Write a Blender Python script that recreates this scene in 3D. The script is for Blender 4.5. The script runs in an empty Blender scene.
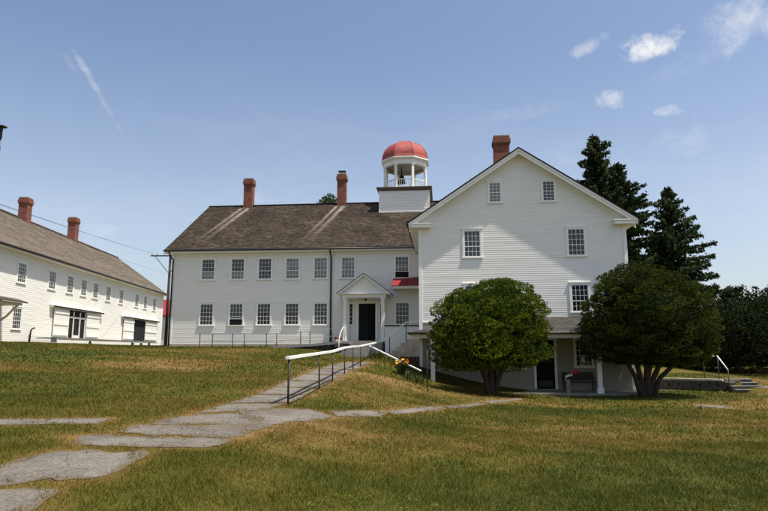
import bpy, bmesh, math, random
import numpy as np
from mathutils import Vector, Matrix, Euler

random.seed(7)
rng = np.random.default_rng(7)
S = bpy.context.scene
COL = S.collection
R = math.radians

# ------------------------------------------------------------------ camera
CAM_H, PITCH, FPX = 1.6, R(9.0), 597.3
cam = bpy.data.cameras.new('camera')
cam.sensor_width = 36.0
cam.lens = 28.0
cam.clip_start = 0.1
cam.clip_end = 3000
camo = bpy.data.objects.new('camera', cam)
COL.objects.link(camo)
camo.location = (0, 0, CAM_H)
camo.rotation_euler = (R(90) + PITCH, 0, 0)
S.camera = camo


def ray(px, py):
    u, v = (px - 384) / FPX, (255.5 - py) / FPX
    return np.array([u, math.cos(PITCH) - v * math.sin(PITCH), math.sin(PITCH) + v * math.cos(PITCH)])


def at(px, py, Y):
    d = ray(px, py)
    return Vector(np.array([0, 0, CAM_H]) + d * (Y / d[1]))


# ------------------------------------------------------------------ noise for placement
def _hash(ix, iy, seed):
    n = (ix * 374761393 + iy * 668265263 + seed * 974711) & 0x7fffffff
    n = ((n ^ (n >> 13)) * 1274126177) & 0x7fffffff
    return ((n ^ (n >> 16)) & 0xffff) / 65535.0


def vnoise(x, y, seed=0):
    x = np.asarray(x, float); y = np.asarray(y, float)
    ix = np.floor(x).astype(np.int64); iy = np.floor(y).astype(np.int64)
    fx = x - ix; fy = y - iy
    fx = fx * fx * (3 - 2 * fx); fy = fy * fy * (3 - 2 * fy)
    a = _hash(ix, iy, seed); b = _hash(ix + 1, iy, seed)
    c = _hash(ix, iy + 1, seed); d = _hash(ix + 1, iy + 1, seed)
    return (a * (1 - fx) + b * fx) * (1 - fy) + (c * (1 - fx) + d * fx) * fy


def fbm(x, y, seed=0, o=4):
    s = 0; a = .5; t = 0
    for k in range(o):
        s = s + a * vnoise(np.asarray(x) * 2 ** k, np.asarray(y) * 2 ** k, seed + k * 17); t += a; a *= .5
    return s / t


# ------------------------------------------------------------------ terrain height
CP = np.array([
    (0, 0, 0), (-4, 2, .12), (4, 2, -.12), (0, 6, .12), (-2.5, 7, .28), (-6, 9.4, .52), (3, 7, -.1), (6, 9, -.22),
    (-2.03, 12.8, .47), (-1.75, 17, .60), (-1.5, 21, .70), (-1.25, 25, .80), (-1.0, 28.5, .87), (-1.05, 34, .93), (-1.0, 36, 1.0),
    (-.6, 16, .30), (.4, 15, .10), (.2, 20, .38), (.0, 24, .66), (1.85, 20, -.08), (4, 14, -.2), (6, 16.4, -.3), (10, 13, -.34), (11, 20, -.4), (17, 18, -.45),
    (2.3, 27.5, -.28), (4.2, 26.3, -.24), (7, 28, -.42), (12, 28, -.42), (19, 28, -.42), (26, 26, -.42), (1.6, 27, -.1), (.7, 27, .45), (.05, 29, 1.0), (-.2, 31.5, 1.28),
    (1.1, 30, .85), (1.2, 34, 1.1), (1.3, 38, 1.4), (-2.5, 33, 1.0), (-4.4, 32, 1.12), (-5, 36.5, 1.55), (-3, 39.3, 1.8), (-8, 40, 1.84), (-14.6, 40.5, 1.82),
    (-9, 30, 1.2), (-9, 22, .98), (-14, 30, 1.62), (-13, 18, 1.1), (-18, 24, 1.62), (-23.3, 36, 2.1), (-24.9, 62, 2.05), (-18, 50, 2.0), (-5, 20, .78), (-5, 14, .6),
    (8, 34, -.35), (14, 34, -.35), (20, 36, -.3), (26, 40, 0), (16, 50, .2), (0, 56, 1.6), (26, 55, .6), (-32, 50, 2.2), (-30, 24, 2.1)], float)
_n = len(CP)


def _U(r2):
    return np.where(r2 > 1e-12, r2 * np.log(np.maximum(r2, 1e-12)), 0)


_K = _U(((CP[:, None, :2] - CP[None, :, :2]) ** 2).sum(-1)) + np.eye(_n) * 6.0
_P = np.c_[np.ones(_n), CP[:, :2]]
_W = np.linalg.solve(np.block([[_K, _P], [_P.T, np.zeros((3, 3))]]), np.r_[CP[:, 2], 0, 0, 0])
WALL_PTS = [(12.75, 32.3), (14.3, 31.4), (16.55, 29.7)]       # line of the garden retaining wall
STEP_AT = (17.3, 29.3)


def terr(x, y):
    x = np.asarray(x, float); y = np.asarray(y, float)
    sh = x.shape
    xc = np.clip(x.ravel(), -32, 26); yc = np.clip(y.ravel(), -6, 60)
    out = np.empty(xc.shape)
    for i in range(0, len(xc), 20000):
        X = xc[i:i + 20000]; Y = yc[i:i + 20000]
        r2 = (X[:, None] - CP[None, :, 0]) ** 2 + (Y[:, None] - CP[None, :, 1]) ** 2
        out[i:i + 20000] = _U(r2) @ _W[:_n] + _W[_n] + _W[_n + 1] * X + _W[_n + 2] * Y
    out = out.reshape(sh)
    # raised lawn behind the retaining wall
    lx = 16.55 - 14.3; ly = 29.7 - 31.4; L = math.hypot(lx, ly)
    side = (lx * (y - 31.4) - ly * (x - 14.3)) / L             # >0 behind the wall
    up = 1 / (1 + np.exp(-np.clip(side / .07, -40, 40)))
    up = np.where(x < 14.3, 1 / (1 + np.exp(-np.clip((y - 31.4 - (14.3 - x) * .58) / .07, -40, 40))), up)
    fade = np.clip((x - 12.6) / .3, 0, 1) * np.clip((24 - x) / 6, 0, 1)
    # the bank right of the steps is a gentle slope
    bank = np.clip((side + 1.0) / 3.5, 0, 1)
    up = np.where(x > 17.2, bank, up)
    out = out + .68 * up * fade
    return out + .03 * (fbm(x * .7, y * .7, 3) - .5)


def tz(x, y):
    return float(terr(np.array([x]), np.array([y]))[0])


def ground(px, py):
    d = ray(px, py); t = 3.0
    while t < 200:
        p = np.array([0, 0, CAM_H]) + d * t
        if p[2] <= tz(p[0], p[1]):
            break
        t += .15
    lo, hi = t - .15, t
    for _ in range(12):
        m = (lo + hi) / 2; p = np.array([0, 0, CAM_H]) + d * m
        if p[2] <= tz(p[0], p[1]): hi = m
        else: lo = m
    return np.array([0, 0, CAM_H]) + d * hi


# ------------------------------------------------------------------ materials
def new_mat(name):
    m = bpy.data.materials.new(name); m.use_nodes = True
    nt = m.node_tree
    return m, nt, nt.nodes['Principled BSDF']


def N(nt, typ, **kw):
    n = nt.nodes.new(typ)
    for k, v in kw.items():
        if k.startswith('i_'):
            key = k[2:]
            n.inputs[int(key) if key.isdigit() else key.replace('_', ' ')].default_value = v
        else:
            setattr(n, k, v)
    return n


def ramp(nt, stops):
    n = nt.nodes.new('ShaderNodeValToRGB')
    e = n.color_ramp.elements
    while len(e) < len(stops): e.new(.5)
    for el, (p, c) in zip(e, stops):
        el.position = p; el.color = (*c, 1) if len(c) == 3 else c
    return n


def mixc(nt, fac, a, b, typ='MIX'):
    n = nt.nodes.new('ShaderNodeMix'); n.data_type = 'RGBA'; n.blend_type = typ
    for sock, v in ((n.inputs[0], fac), (n.inputs[6], a), (n.inputs[7], b)):
        if hasattr(v, 'is_linked') or hasattr(v, 'links'): nt.links.new(v, sock)
        elif isinstance(v, (int, float)): sock.default_value = v
        else: sock.default_value = (*v, 1)
    return n.outputs[2]


def simple(name, col, rough=.6, var=.12, scale=6, bump=.0, bscale=40, metal=0, spec=.4, coord='Object'):
    m, nt, b = new_mat(name)
    tc = N(nt, 'ShaderNodeTexCoord')
    no = N(nt, 'ShaderNodeTexNoise', i_Scale=scale, i_Detail=6.0, i_Roughness=.65)
    nt.links.new(tc.outputs[coord], no.inputs['Vector'])
    r = ramp(nt, [(.3, tuple(c * (1 - var) for c in col)), (.7, tuple(min(1, c * (1 + var)) for c in col))])
    nt.links.new(no.outputs['Fac'], r.inputs['Fac'])
    nt.links.new(r.outputs['Color'], b.inputs['Base Color'])
    b.inputs['Roughness'].default_value = rough
    b.inputs['Metallic'].default_value = metal
    b.inputs['Specular IOR Level'].default_value = spec
    if bump:
        n2 = N(nt, 'ShaderNodeTexNoise', i_Scale=bscale, i_Detail=5.0)
        nt.links.new(tc.outputs[coord], n2.inputs['Vector'])
        bp = N(nt, 'ShaderNodeBump', i_Strength=bump, i_Distance=.02)
        nt.links.new(n2.outputs['Fac'], bp.inputs['Height'])
        nt.links.new(bp.outputs['Normal'], b.inputs['Normal'])
    return m


def siding_mat(name, col, dirt):
    m, nt, b = new_mat(name)
    uv = N(nt, 'ShaderNodeUVMap')
    mp = N(nt, 'ShaderNodeMapping'); mp.inputs['Scale'].default_value = (.35, 9.0, 1)
    nt.links.new(uv.outputs[0], mp.inputs['Vector'])
    no = N(nt, 'ShaderNodeTexNoise', i_Scale=1.6, i_Detail=5.0, i_Roughness=.6)
    nt.links.new(mp.outputs[0], no.inputs['Vector'])
    n2 = N(nt, 'ShaderNodeTexNoise', i_Scale=.45, i_Detail=6.0, i_Roughness=.7)
    nt.links.new(uv.outputs[0], n2.inputs['Vector'])
    r1 = ramp(nt, [(.3, tuple(c * .9 for c in col)), (.62, col)])
    nt.links.new(no.outputs['Fac'], r1.inputs['Fac'])
    r2 = ramp(nt, [(.35, (0, 0, 0)), (.75, (1, 1, 1))])
    nt.links.new(n2.outputs['Fac'], r2.inputs['Fac'])
    mu = N(nt, 'ShaderNodeMath', operation='MULTIPLY'); mu.inputs[1].default_value = .42
    nt.links.new(r2.outputs['Color'], mu.inputs[0])
    c = mixc(nt, mu.outputs[0], r1.outputs['Color'], dirt)
    nt.links.new(c, b.inputs['Base Color'])
    b.inputs['Roughness'].default_value = .55
    b.inputs['Specular IOR Level'].default_value = .3
    return m


def shingle_mat(name, cols, bw=.22, bh=.14, streak=None):
    m, nt, b = new_mat(name)
    uv = N(nt, 'ShaderNodeUVMap')
    br = N(nt, 'ShaderNodeTexBrick', i_Scale=1.0, i_Mortar_Size=.006, i_Bias=0.0, i_Brick_Width=bw, i_Row_Height=bh)
    br.offset = .5
    br.inputs['Color1'].default_value = (0, 0, 0, 1); br.inputs['Color2'].default_value = (1, 1, 1, 1); br.inputs['Mortar'].default_value = (.1, .1, .1, 1)
    nt.links.new(uv.outputs[0], br.inputs['Vector'])
    no = N(nt, 'ShaderNodeTexNoise', i_Scale=.55, i_Detail=8.0, i_Roughness=.72)
    nt.links.new(uv.outputs[0], no.inputs['Vector'])
    n3 = N(nt, 'ShaderNodeTexNoise', i_Scale=4.5, i_Detail=5.0, i_Roughness=.7)
    nt.links.new(uv.outputs[0], n3.inputs['Vector'])
    a = mixc(nt, .5, br.outputs['Color'], n3.outputs['Fac'])
    a2 = mixc(nt, .55, a, no.outputs['Fac'])
    r = ramp(nt, [(.28, cols[0]), (.45, cols[1]), (.58, cols[2]), (.72, cols[3])])
    nt.links.new(a2, r.inputs['Fac'])
    out = r.outputs['Color']
    if streak:
        sx = N(nt, 'ShaderNodeSeparateXYZ'); nt.links.new(uv.outputs[0], sx.inputs[0])
        n4 = N(nt, 'ShaderNodeTexNoise', i_Scale=3.5, i_Detail=5.0); nt.links.new(uv.outputs[0], n4.inputs['Vector'])
        tot = None
        for (xc, hw, v1, lean) in streak:
            # stain band: |x - xc - lean*(v1-v)| < hw, fading down the slope
            dv = N(nt, 'ShaderNodeMath', operation='SUBTRACT'); dv.inputs[0].default_value = v1; nt.links.new(sx.outputs['Y'], dv.inputs[1])
            ml = N(nt, 'ShaderNodeMath', operation='MULTIPLY_ADD'); ml.inputs[1].default_value = lean; ml.inputs[2].default_value = xc
            nt.links.new(dv.outputs[0], ml.inputs[0])
            d = N(nt, 'ShaderNodeMath', operation='SUBTRACT'); nt.links.new(sx.outputs['X'], d.inputs[0]); nt.links.new(ml.outputs[0], d.inputs[1])
            ab = N(nt, 'ShaderNodeMath', operation='ABSOLUTE'); nt.links.new(d.outputs[0], ab.inputs[0])
            wv = N(nt, 'ShaderNodeMath', operation='MULTIPLY_ADD'); nt.links.new(n4.outputs['Fac'], wv.inputs[0]); wv.inputs[1].default_value = .5; nt.links.new(ab.outputs[0], wv.inputs[2])
            mr = N(nt, 'ShaderNodeMapRange'); mr.inputs['From Min'].default_value = hw + .3; mr.inputs['From Max'].default_value = hw + .12
            nt.links.new(wv.outputs[0], mr.inputs['Value'])
            fd = N(nt, 'ShaderNodeMapRange'); fd.inputs['From Min'].default_value = 7.2; fd.inputs['From Max'].default_value = .5
            nt.links.new(dv.outputs[0], fd.inputs['Value'])
            gt = N(nt, 'ShaderNodeMath', operation='GREATER_THAN'); gt.inputs[1].default_value = 0; nt.links.new(dv.outputs[0], gt.inputs[0])
            p = N(nt, 'ShaderNodeMath', operation='MULTIPLY'); nt.links.new(mr.outputs[0], p.inputs[0]); nt.links.new(fd.outputs[0], p.inputs[1])
            q = N(nt, 'ShaderNodeMath', operation='MULTIPLY'); nt.links.new(p.outputs[0], q.inputs[0]); nt.links.new(gt.outputs[0], q.inputs[1])
            if tot is None: tot = q.outputs[0]
            else:
                s = N(nt, 'ShaderNodeMath', operation='MAXIMUM'); nt.links.new(tot, s.inputs[0]); nt.links.new(q.outputs[0], s.inputs[1]); tot = s.outputs[0]
        sc = N(nt, 'ShaderNodeMath', operation='MULTIPLY'); sc.inputs[1].default_value = .85; nt.links.new(tot, sc.inputs[0])
        out = mixc(nt, sc.outputs[0], out, (.31, .265, .21))
    nt.links.new(out, b.inputs['Base Color'])
    b.inputs['Roughness'].default_value = .9
    b.inputs['Specular IOR Level'].default_value = .15
    bp = N(nt, 'ShaderNodeBump', i_Strength=.5, i_Distance=.015)
    nt.links.new(a, bp.inputs['Height']); nt.links.new(bp.outputs['Normal'], b.inputs['Normal'])
    return m


def brick_mat(name):
    m, nt, b = new_mat(name)
    tc = N(nt, 'ShaderNodeTexCoord')
    sx = N(nt, 'ShaderNodeSeparateXYZ'); nt.links.new(tc.outputs['Object'], sx.inputs[0])
    ad = N(nt, 'ShaderNodeMath', operation='ADD'); nt.links.new(sx.outputs['X'], ad.inputs[0]); nt.links.new(sx.outputs['Y'], ad.inputs[1])
    cb = N(nt, 'ShaderNodeCombineXYZ'); nt.links.new(ad.outputs[0], cb.inputs['X']); nt.links.new(sx.outputs['Z'], cb.inputs['Y'])
    br = N(nt, 'ShaderNodeTexBrick', i_Scale=1.0, i_Mortar_Size=.008, i_Brick_Width=.215, i_Row_Height=.075)
    br.inputs['Color1'].default_value = (.18, .042, .02, 1); br.inputs['Color2'].default_value = (.28, .075, .036, 1); br.inputs['Mortar'].default_value = (.2, .15, .12, 1)
    nt.links.new(cb.outputs[0], br.inputs['Vector'])
    no = N(nt, 'ShaderNodeTexNoise', i_Scale=2.5, i_Detail=6.0); nt.links.new(tc.outputs['Object'], no.inputs['Vector'])
    r = ramp(nt, [(.3, (.6, .55, .52)), (.65, (1.1, 1.05, 1))]); nt.links.new(no.outputs['Fac'], r.inputs['Fac'])
    c = mixc(nt, 1.0, br.outputs['Color'], r.outputs['Color'], 'MULTIPLY')
    nt.links.new(c, b.inputs['Base Color']); b.inputs['Roughness'].default_value = .9
    bp = N(nt, 'ShaderNodeBump', i_Strength=.6, i_Distance=.01)
    nt.links.new(br.outputs['Fac'], bp.inputs['Height']); bp.invert = True; nt.links.new(bp.outputs['Normal'], b.inputs['Normal'])
    return m


def attr_mat(name, stops, rough=.6, trans=0.0, spec=.25, attr='tint', noise=0.0, nscale=3):
    m, nt, b = new_mat(name)
    a = N(nt, 'ShaderNodeAttribute', attribute_name=attr)
    f = a.outputs['Fac']
    if noise:
        tc = N(nt, 'ShaderNodeTexCoord')
        no = N(nt, 'ShaderNodeTexNoise', i_Scale=nscale, i_Detail=8.0, i_Roughness=.75); nt.links.new(tc.outputs['Object'], no.inputs['Vector'])
        ma = N(nt, 'ShaderNodeMath', operation='MULTIPLY_ADD'); ma.inputs[1].default_value = noise; nt.links.new(no.outputs['Fac'], ma.inputs[0])
        sb = N(nt, 'ShaderNodeMath', operation='SUBTRACT'); nt.links.new(f, sb.inputs[0]); sb.inputs[1].default_value = noise / 2
        nt.links.new(sb.outputs[0], ma.inputs[2]); f = ma.outputs[0]
    r = ramp(nt, stops); nt.links.new(f, r.inputs['Fac'])
    nt.links.new(r.outputs['Color'], b.inputs['Base Color'])
    b.inputs['Roughness'].default_value = rough; b.inputs['Specular IOR Level'].default_value = spec
    if trans:
        tr = N(nt, 'ShaderNodeBsdfTranslucent'); nt.links.new(r.outputs['Color'], tr.inputs['Color'])
        mx = N(nt, 'ShaderNodeMixShader'); mx.inputs[0].default_value = trans
        nt.links.new(b.outputs[0], mx.inputs[1]); nt.links.new(tr.outputs[0], mx.inputs[2])
        nt.links.new(mx.outputs[0], nt.nodes['Material Output'].inputs['Surface'])
    return m


M = {}
M['siding'] = siding_mat('white_clapboard_paint', (.88, .855, .775), (.70, .655, .55))
M['siding_old'] = siding_mat('aged_clapboard_paint', (.80, .78, .73), (.6, .55, .48))
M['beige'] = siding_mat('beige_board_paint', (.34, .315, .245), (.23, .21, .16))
M['trim'] = simple('white_trim_paint', (.86, .84, .765), .5, .05, 3)
M['cream'] = simple('cream_trim_paint', (.72, .68, .56), .55, .08, 3)
M['dark_roof'] = shingle_mat('weathered_brown_shingles', [(.017, .012, .0085), (.040, .030, .021), (.072, .055, .039), (.14, .108, .075)],
                             streak=[(3.0, .2, 8.3, -.17), (2.45, .16, 8.3, -.17), (10.8, .2, 8.3, -.19), (10.25, .16, 8.3, -.19)])
M['tan_roof'] = shingle_mat('sun_bleached_shingles', [(.10, .082, .062), (.155, .125, .097), (.205, .168, .13), (.27, .22, .17)])
M['porch_roof'] = shingle_mat('grey_asphalt_shingles', [(.045, .042, .038), (.065, .06, .053), (.09, .083, .073), (.13, .115, .10)])
M['brick'] = brick_mat('red_chimney_brick')
M['mortar'] = simple('chimney_mortar_cap', (.32, .27, .21), .9, .2, 8)
M['soot'] = simple('sooty_flue', (.02, .018, .016), .95)
M['gutter'] = simple('dark_gutter_metal', (.03, .028, .026), .45, .2, 5)
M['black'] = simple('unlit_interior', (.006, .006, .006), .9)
M['iron'] = simple('dark_iron', (.022, .02, .018), .5, .3, 12)
M['dome'] = simple('faded_red_metal', (.30, .05, .034), .55, .3, 2.6)
M['redroof'] = simple('red_roof_metal', (.25, .02, .026), .5, .1, 2.5)
M['maroon'] = simple('maroon_boards', (.10, .014, .014), .7, .2, 4)
M['ceiling'] = simple('cupola_ceiling', (.5, .5, .46), .7)
M['bronze'] = simple('bell_bronze', (.035, .03, .022), .4, .3, 5, metal=.6)
M['concrete'] = simple('worn_concrete', (.25, .235, .21), .9, .28, 1.6, .5, 30, coord='Object')
M['stone'] = simple('granite_stone', (.25, .235, .21), .85, .3, 5, .5, 18)
M['tan_stone'] = simple('tan_stone', (.5, .40, .28), .85, .3, 4, .5, 14)
M['foundation'] = simple('granite_foundation', (.42, .36, .29), .85, .25, 2.5, .3, 12)
M['wallstone'] = simple('dry_wall_stone', (.075, .068, .058), .9, .45, 5, .6, 12)
M['grey_wood'] = simple('weathered_deck_wood', (.27, .26, .235), .8, .25, 5, .2, 20)
M['pole'] = simple('creosote_pole_wood', (.05, .038, .028), .9, .3, 5, .3, 20)
M['brown'] = simple('brown_painted_cornice', (.13, .10, .075), .6, .2, 4)
M['bark'] = simple('tree_bark', (.05, .034, .025), .9, .35, 9, .7, 20)
M['doorglass'] = simple('dark_door', (.008, .007, .007), .75, .2, 5, spec=.12)
M['cloth_red'] = simple('red_cloth', (.5, .03, .03), .8)
M['cloth_white'] = simple('white_cloth', (.8, .78, .74), .8)
M['bucket'] = simple('pale_bucket', (.6, .5, .45), .5)
M['bench'] = simple('dark_bench_wood', (.03, .026, .022), .6, .3, 6)
M['orb_glass'] = simple('frosted_white_glass', (.75, .74, .68), .3)
M['insulator'] = simple('glazed_insulator', (.1, .09, .08), .25)


def glass_mat(name, base, r=.06):
    m, nt, b = new_mat(name)
    tc = N(nt, 'ShaderNodeTexCoord')
    no = N(nt, 'ShaderNodeTexNoise', i_Scale=2.2, i_Detail=3.0); nt.links.new(tc.outputs['Object'], no.inputs['Vector'])
    rr = ramp(nt, [(.35, tuple(c * .55 for c in base)), (.7, tuple(c * 1.3 for c in base))]); nt.links.new(no.outputs['Fac'], rr.inputs['Fac'])
    nt.links.new(rr.outputs['Color'], b.inputs['Base Color'])
    b.inputs['Roughness'].default_value = r
    b.inputs['IOR'].default_value = 1.52
    bp = N(nt, 'ShaderNodeBump', i_Strength=.12, i_Distance=.02)
    n2 = N(nt, 'ShaderNodeTexNoise', i_Scale=5.0, i_Detail=1.0); nt.links.new(tc.outputs['Object'], n2.inputs['Vector'])
    nt.links.new(n2.outputs['Fac'], bp.inputs['Height']); nt.links.new(bp.outputs['Normal'], b.inputs['Normal'])
    return m


M['pane_dark'] = glass_mat('window_glass_dark_room', (.02, .024, .026))
M['pane_grey'] = glass_mat('window_glass_grey_room', (.045, .054, .052))
M['pane_blind'] = glass_mat('window_glass_pale_blind', (.20, .21, .195), .12)

DRY = [(.0, (.046, .062, .005)), (.40, (.088, .092, .007)), (.60, (.135, .108, .014)), (.80, (.19, .122, .028)), (1.0, (.25, .16, .055))]
M['ground'] = attr_mat('mown_lawn_soil', [(.0, (.028, .036, .005)), (.40, (.058, .056, .008)), (.60, (.095, .07, .014)), (.80, (.14, .087, .027)), (1.0, (.18, .115, .045))], .95, attr='dry', noise=.55, nscale=5, spec=.1)
M['blade'] = attr_mat('grass_blades', DRY, .6, .3, .2)
M['weed'] = attr_mat('broad_weed_leaves', [(0, (.06, .085, .008)), (1, (.115, .14, .014))], .5, .3)
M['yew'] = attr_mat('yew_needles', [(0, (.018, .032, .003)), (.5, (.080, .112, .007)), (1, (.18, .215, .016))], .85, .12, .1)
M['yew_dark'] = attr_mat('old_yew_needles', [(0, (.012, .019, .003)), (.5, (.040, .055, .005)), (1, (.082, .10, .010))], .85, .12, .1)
M['spruce'] = attr_mat('spruce_needles', [(0, (.012, .020, .007)), (.6, (.032, .048, .016)), (1, (.066, .084, .027))], .85, .1, .08)
M['leaf'] = attr_mat('broad_leaves', [(0, (.008, .014, .004)), (.6, (.018, .027, .007)), (1, (.036, .048, .012))], .8, .15, .08)
M['leaf_light'] = attr_mat('light_tree_leaves', [(0, (.03, .05, .012)), (1, (.10, .14, .035))], .5, .25)
M['stem'] = attr_mat('flower_stems', [(0, (.03, .05, .012)), (1, (.09, .11, .03))], .6, .2)
M['petal'] = simple('yellow_petals', (.8, .42, .02), .6, .1, 5)


# ------------------------------------------------------------------ object helpers
def tag(o, label=None, cat=None, group=None, kind=None):
    if label: o['label'] = label
    if cat: o['category'] = cat
    if group: o['group'] = group
    if kind: o['kind'] = kind
    return o


def empty(name, loc, rz=0.0):
    o = bpy.data.objects.new(name, None); COL.objects.link(o)
    o.location = loc; o.rotation_euler = (0, 0, rz); o.empty_display_size = .3
    return o


class MB:
    def __init__(s):
        s.v = []; s.f = []; s.uv = []; s.sm = []; s.has_uv = False

    def add(s, vs, fs, uvs=None, smooth=False):
        b = len(s.v); s.v += [tuple(p) for p in vs]
        for k, f in enumerate(fs):
            s.f.append([i + b for i in f]); s.sm.append(smooth)
            if uvs is not None: s.uv.append([uvs[i] for i in f]); s.has_uv = True
            else: s.uv.append(None)
        return s

    def box(s, x0, x1, y0, y1, z0, z1, m=None):
        vs = [Vector(p) for p in ((x0, y0, z0), (x1, y0, z0), (x1, y1, z0), (x0, y1, z0), (x0, y0, z1), (x1, y0, z1), (x1, y1, z1), (x0, y1, z1))]
        if m is not None: vs = [m @ p for p in vs]
        return s.add(vs, [(0, 3, 2, 1), (4, 5, 6, 7), (0, 1, 5, 4), (1, 2, 6, 5), (2, 3, 7, 6), (3, 0, 4, 7)])

    def bar(s, a, b, w, h=None, up=(0, 0, 1)):
        a = Vector(a); b = Vector(b); h = h or w
        d = (b - a); L = d.length; d.normalize()
        u = Vector(up)
        if abs(d.dot(u)) > .99: u = Vector((0, 1, 0))
        x = d.cross(u).normalized(); z = x.cross(d)
        vs = []
        for p in (a, b):
            for (i, j) in ((-1, -1), (1, -1), (1, 1), (-1, 1)): vs.append(p + x * (i * w / 2) + z * (j * h / 2))
        return s.add(vs, [(0, 1, 2, 3), (7, 6, 5, 4), (0, 4, 5, 1), (1, 5, 6, 2), (2, 6, 7, 3), (3, 7, 4, 0)])

    def tube(s, pts, rad, n=8, caps=True):
        pts = [Vector(p) for p in pts]
        rad = rad if isinstance(rad, (list, tuple)) else [rad] * len(pts)
        vs = []; prev = None
        for i, p in enumerate(pts):
            d = (pts[min(i + 1, len(pts) - 1)] - pts[max(i - 1, 0)]).normalized()
            if prev is None:
                u = Vector((0, 0, 1)) if abs(d.z) < .9 else Vector((1, 0, 0))
                x = d.cross(u).normalized()
            else:
                x = (prev - d * prev.dot(d)).normalized()
            prev = x; y = d.cross(x)
            for k in range(n):
                a = 2 * math.pi * k / n
                vs.append(p + (x * math.cos(a) + y * math.sin(a)) * rad[i])
        fs = []
        for i in range(len(pts) - 1):
            for k in range(n):
                fs.append((i * n + k, i * n + (k + 1) % n, (i + 1) * n + (k + 1) % n, (i + 1) * n + k))
        s.add(vs, fs, smooth=True)
        if caps:
            b = len(s.v) - len(vs)
            s.f.append([b + k for k in range(n)][::-1]); s.f.append([b + (len(pts) - 1) * n + k for k in range(n)])
            s.sm += [False, False]; s.uv += [None, None]
        return s

    def lathe(s, prof, n=24, c=(0, 0, 0), ph=0.0, smooth=True):
        vs = []
        for (r, z) in prof:
            for k in range(n):
                a = ph + 2 * math.pi * k / n
                vs.append((c[0] + r * math.cos(a), c[1] + r * math.sin(a), c[2] + z))
        fs = []
        for i in range(len(prof) - 1):
            for k in range(n):
                fs.append((i * n + k, i * n + (k + 1) % n, (i + 1) * n + (k + 1) % n, (i + 1) * n + k))
        return s.add(vs, fs, smooth=smooth)

    def prism(s, poly, o, ux, uy, un, t):
        """polygon in (ux,uy), extruded t along un"""
        o, ux, uy, un = Vector(o), Vector(ux), Vector(uy), Vector(un)
        n = len(poly)
        vs = [o + ux * a + uy * b for a, b in poly] + [o + ux * a + uy * b + un * t for a, b in poly]
        fs = [list(range(n))[::-1], [n + i for i in range(n)]] + [(i, (i + 1) % n, n + (i + 1) % n, n + i) for i in range(n)]
        return s.add(vs, fs)

    def courses(s, o, ux, uv, un, v0, v1, fun, exp=.11, th=.013, seg=1.3, jit=.0012, n0=0.0, rag=0.0):
        """overlapping boards or shingle rows: the lower edge of each row stands th proud"""
        o, ux, uv, un = Vector(o), Vector(ux), Vector(uv), Vector(un)
        v = v0; r = random.Random(int(abs(v0 * 977 + v1 * 131) * 10) + 5)
        while v < v1 - 1e-4:
            e = min(exp * (1 + r.uniform(-.03, .03)), v1 - v)
            a0, a1 = fun(v); b0, b1 = fun(v + e)
            if max(a1 - a0, b1 - b0) > .02:
                if exp < .13 and th < .0149:
                    # clapboards: separate lengths butted end to end
                    x = a0; first = True
                    while x < a1 - .01:
                        xe = min(a1, x + (r.uniform(.6, 3.2) if first else r.uniform(2.2, 4.6)))
                        if a1 - xe < .5: xe = a1
                        cut = lambda X: max(b0, min(b1, X))
                        t = th * (1 + r.uniform(-.2, .2)); w_ = r.uniform(-.002, .002); w2 = w_ + r.uniform(-.0025, .0025)
                        xa, xb = x + (0 if first else .0025), xe
                        vs = []; uvs = []; off = r.uniform(0, 60)
                        for (xx, ww_) in ((xa, w_), (xb, w2)):
                            for (X, vv, nn) in ((xx, v + ww_, n0), (xx, v + ww_, n0 + t), ((b0 if xx == a0 else b1 if xx >= a1 - 1e-6 else cut(xx)), v + e, n0 + th * .12)):
                                vs.append(o + ux * X + uv * vv + un * nn); uvs.append((X + off, vv))
                        fs = [(0, 1, 4, 3), (1, 2, 5, 4), (0, 2, 1), (3, 4, 5)]
                        nrm = (vs[2] - vs[1]).cross(vs[5] - vs[1])
                        if nrm.dot(un) < 0: fs = [tuple(reversed(f)) for f in fs]
                        s.add(vs, fs, uvs); x = xe; first = False
                    v += e
                    continue
                k = max(1, int(math.ceil((a1 - a0) / seg)))
                t = th * (1 + r.uniform(-.15, .15))
                vs = []; uvs = []
                for i in range(k + 1):
                    f = i / k
                    xa = a0 + (a1 - a0) * f; xb = b0 + (b1 - b0) * f
                    dv = r.uniform(-rag, rag)
                    j = r.uniform(-jit, jit)
                    for (x, vv, nn) in ((xa, v + dv, n0), (xa, v + dv, n0 + t + j), (xb, v + e, n0 + th * .12)):
                        vs.append(o + ux * x + uv * vv + un * nn); uvs.append((x, vv))
                fs = []
                for i in range(k):
                    p = i * 3; q = p + 3
                    fs.append((p, p + 1, q + 1, q)); fs.append((p + 1, p + 2, q + 2, q + 1))
                # make sure faces look outward
                nrm = (vs[fs[1][1]] - vs[fs[1][0]]).cross(vs[fs[1][3]] - vs[fs[1][0]])
                if nrm.dot(un) < 0: fs = [tuple(reversed(f)) for f in fs]
                s.add(vs, fs, uvs)
            v += e
        return s

    def build(s, name, mat, parent=None, loc=(0, 0, 0), rz=0.0):
        me = bpy.data.meshes.new(name)
        me.from_pydata(s.v, [], s.f)
        me.polygons.foreach_set('use_smooth', s.sm)
        if s.has_uv:
            ul = me.uv_layers.new(name='UVMap')
            flat = []
            for f, u in zip(s.f, s.uv):
                for k in range(len(f)): flat += list(u[k]) if u is not None else [0.0, 0.0]
            ul.data.foreach_set('uv', flat)
        me.materials.append(mat)
        o = bpy.data.objects.new(name, me); COL.objects.link(o)
        o.location = loc; o.rotation_euler = (0, 0, rz)
        if parent: o.parent = parent
        return o


def copy_tree(o, parent=None):
    c = o.copy(); COL.objects.link(c); c.parent = parent
    for ch in o.children: copy_tree(ch, c)
    return c


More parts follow.
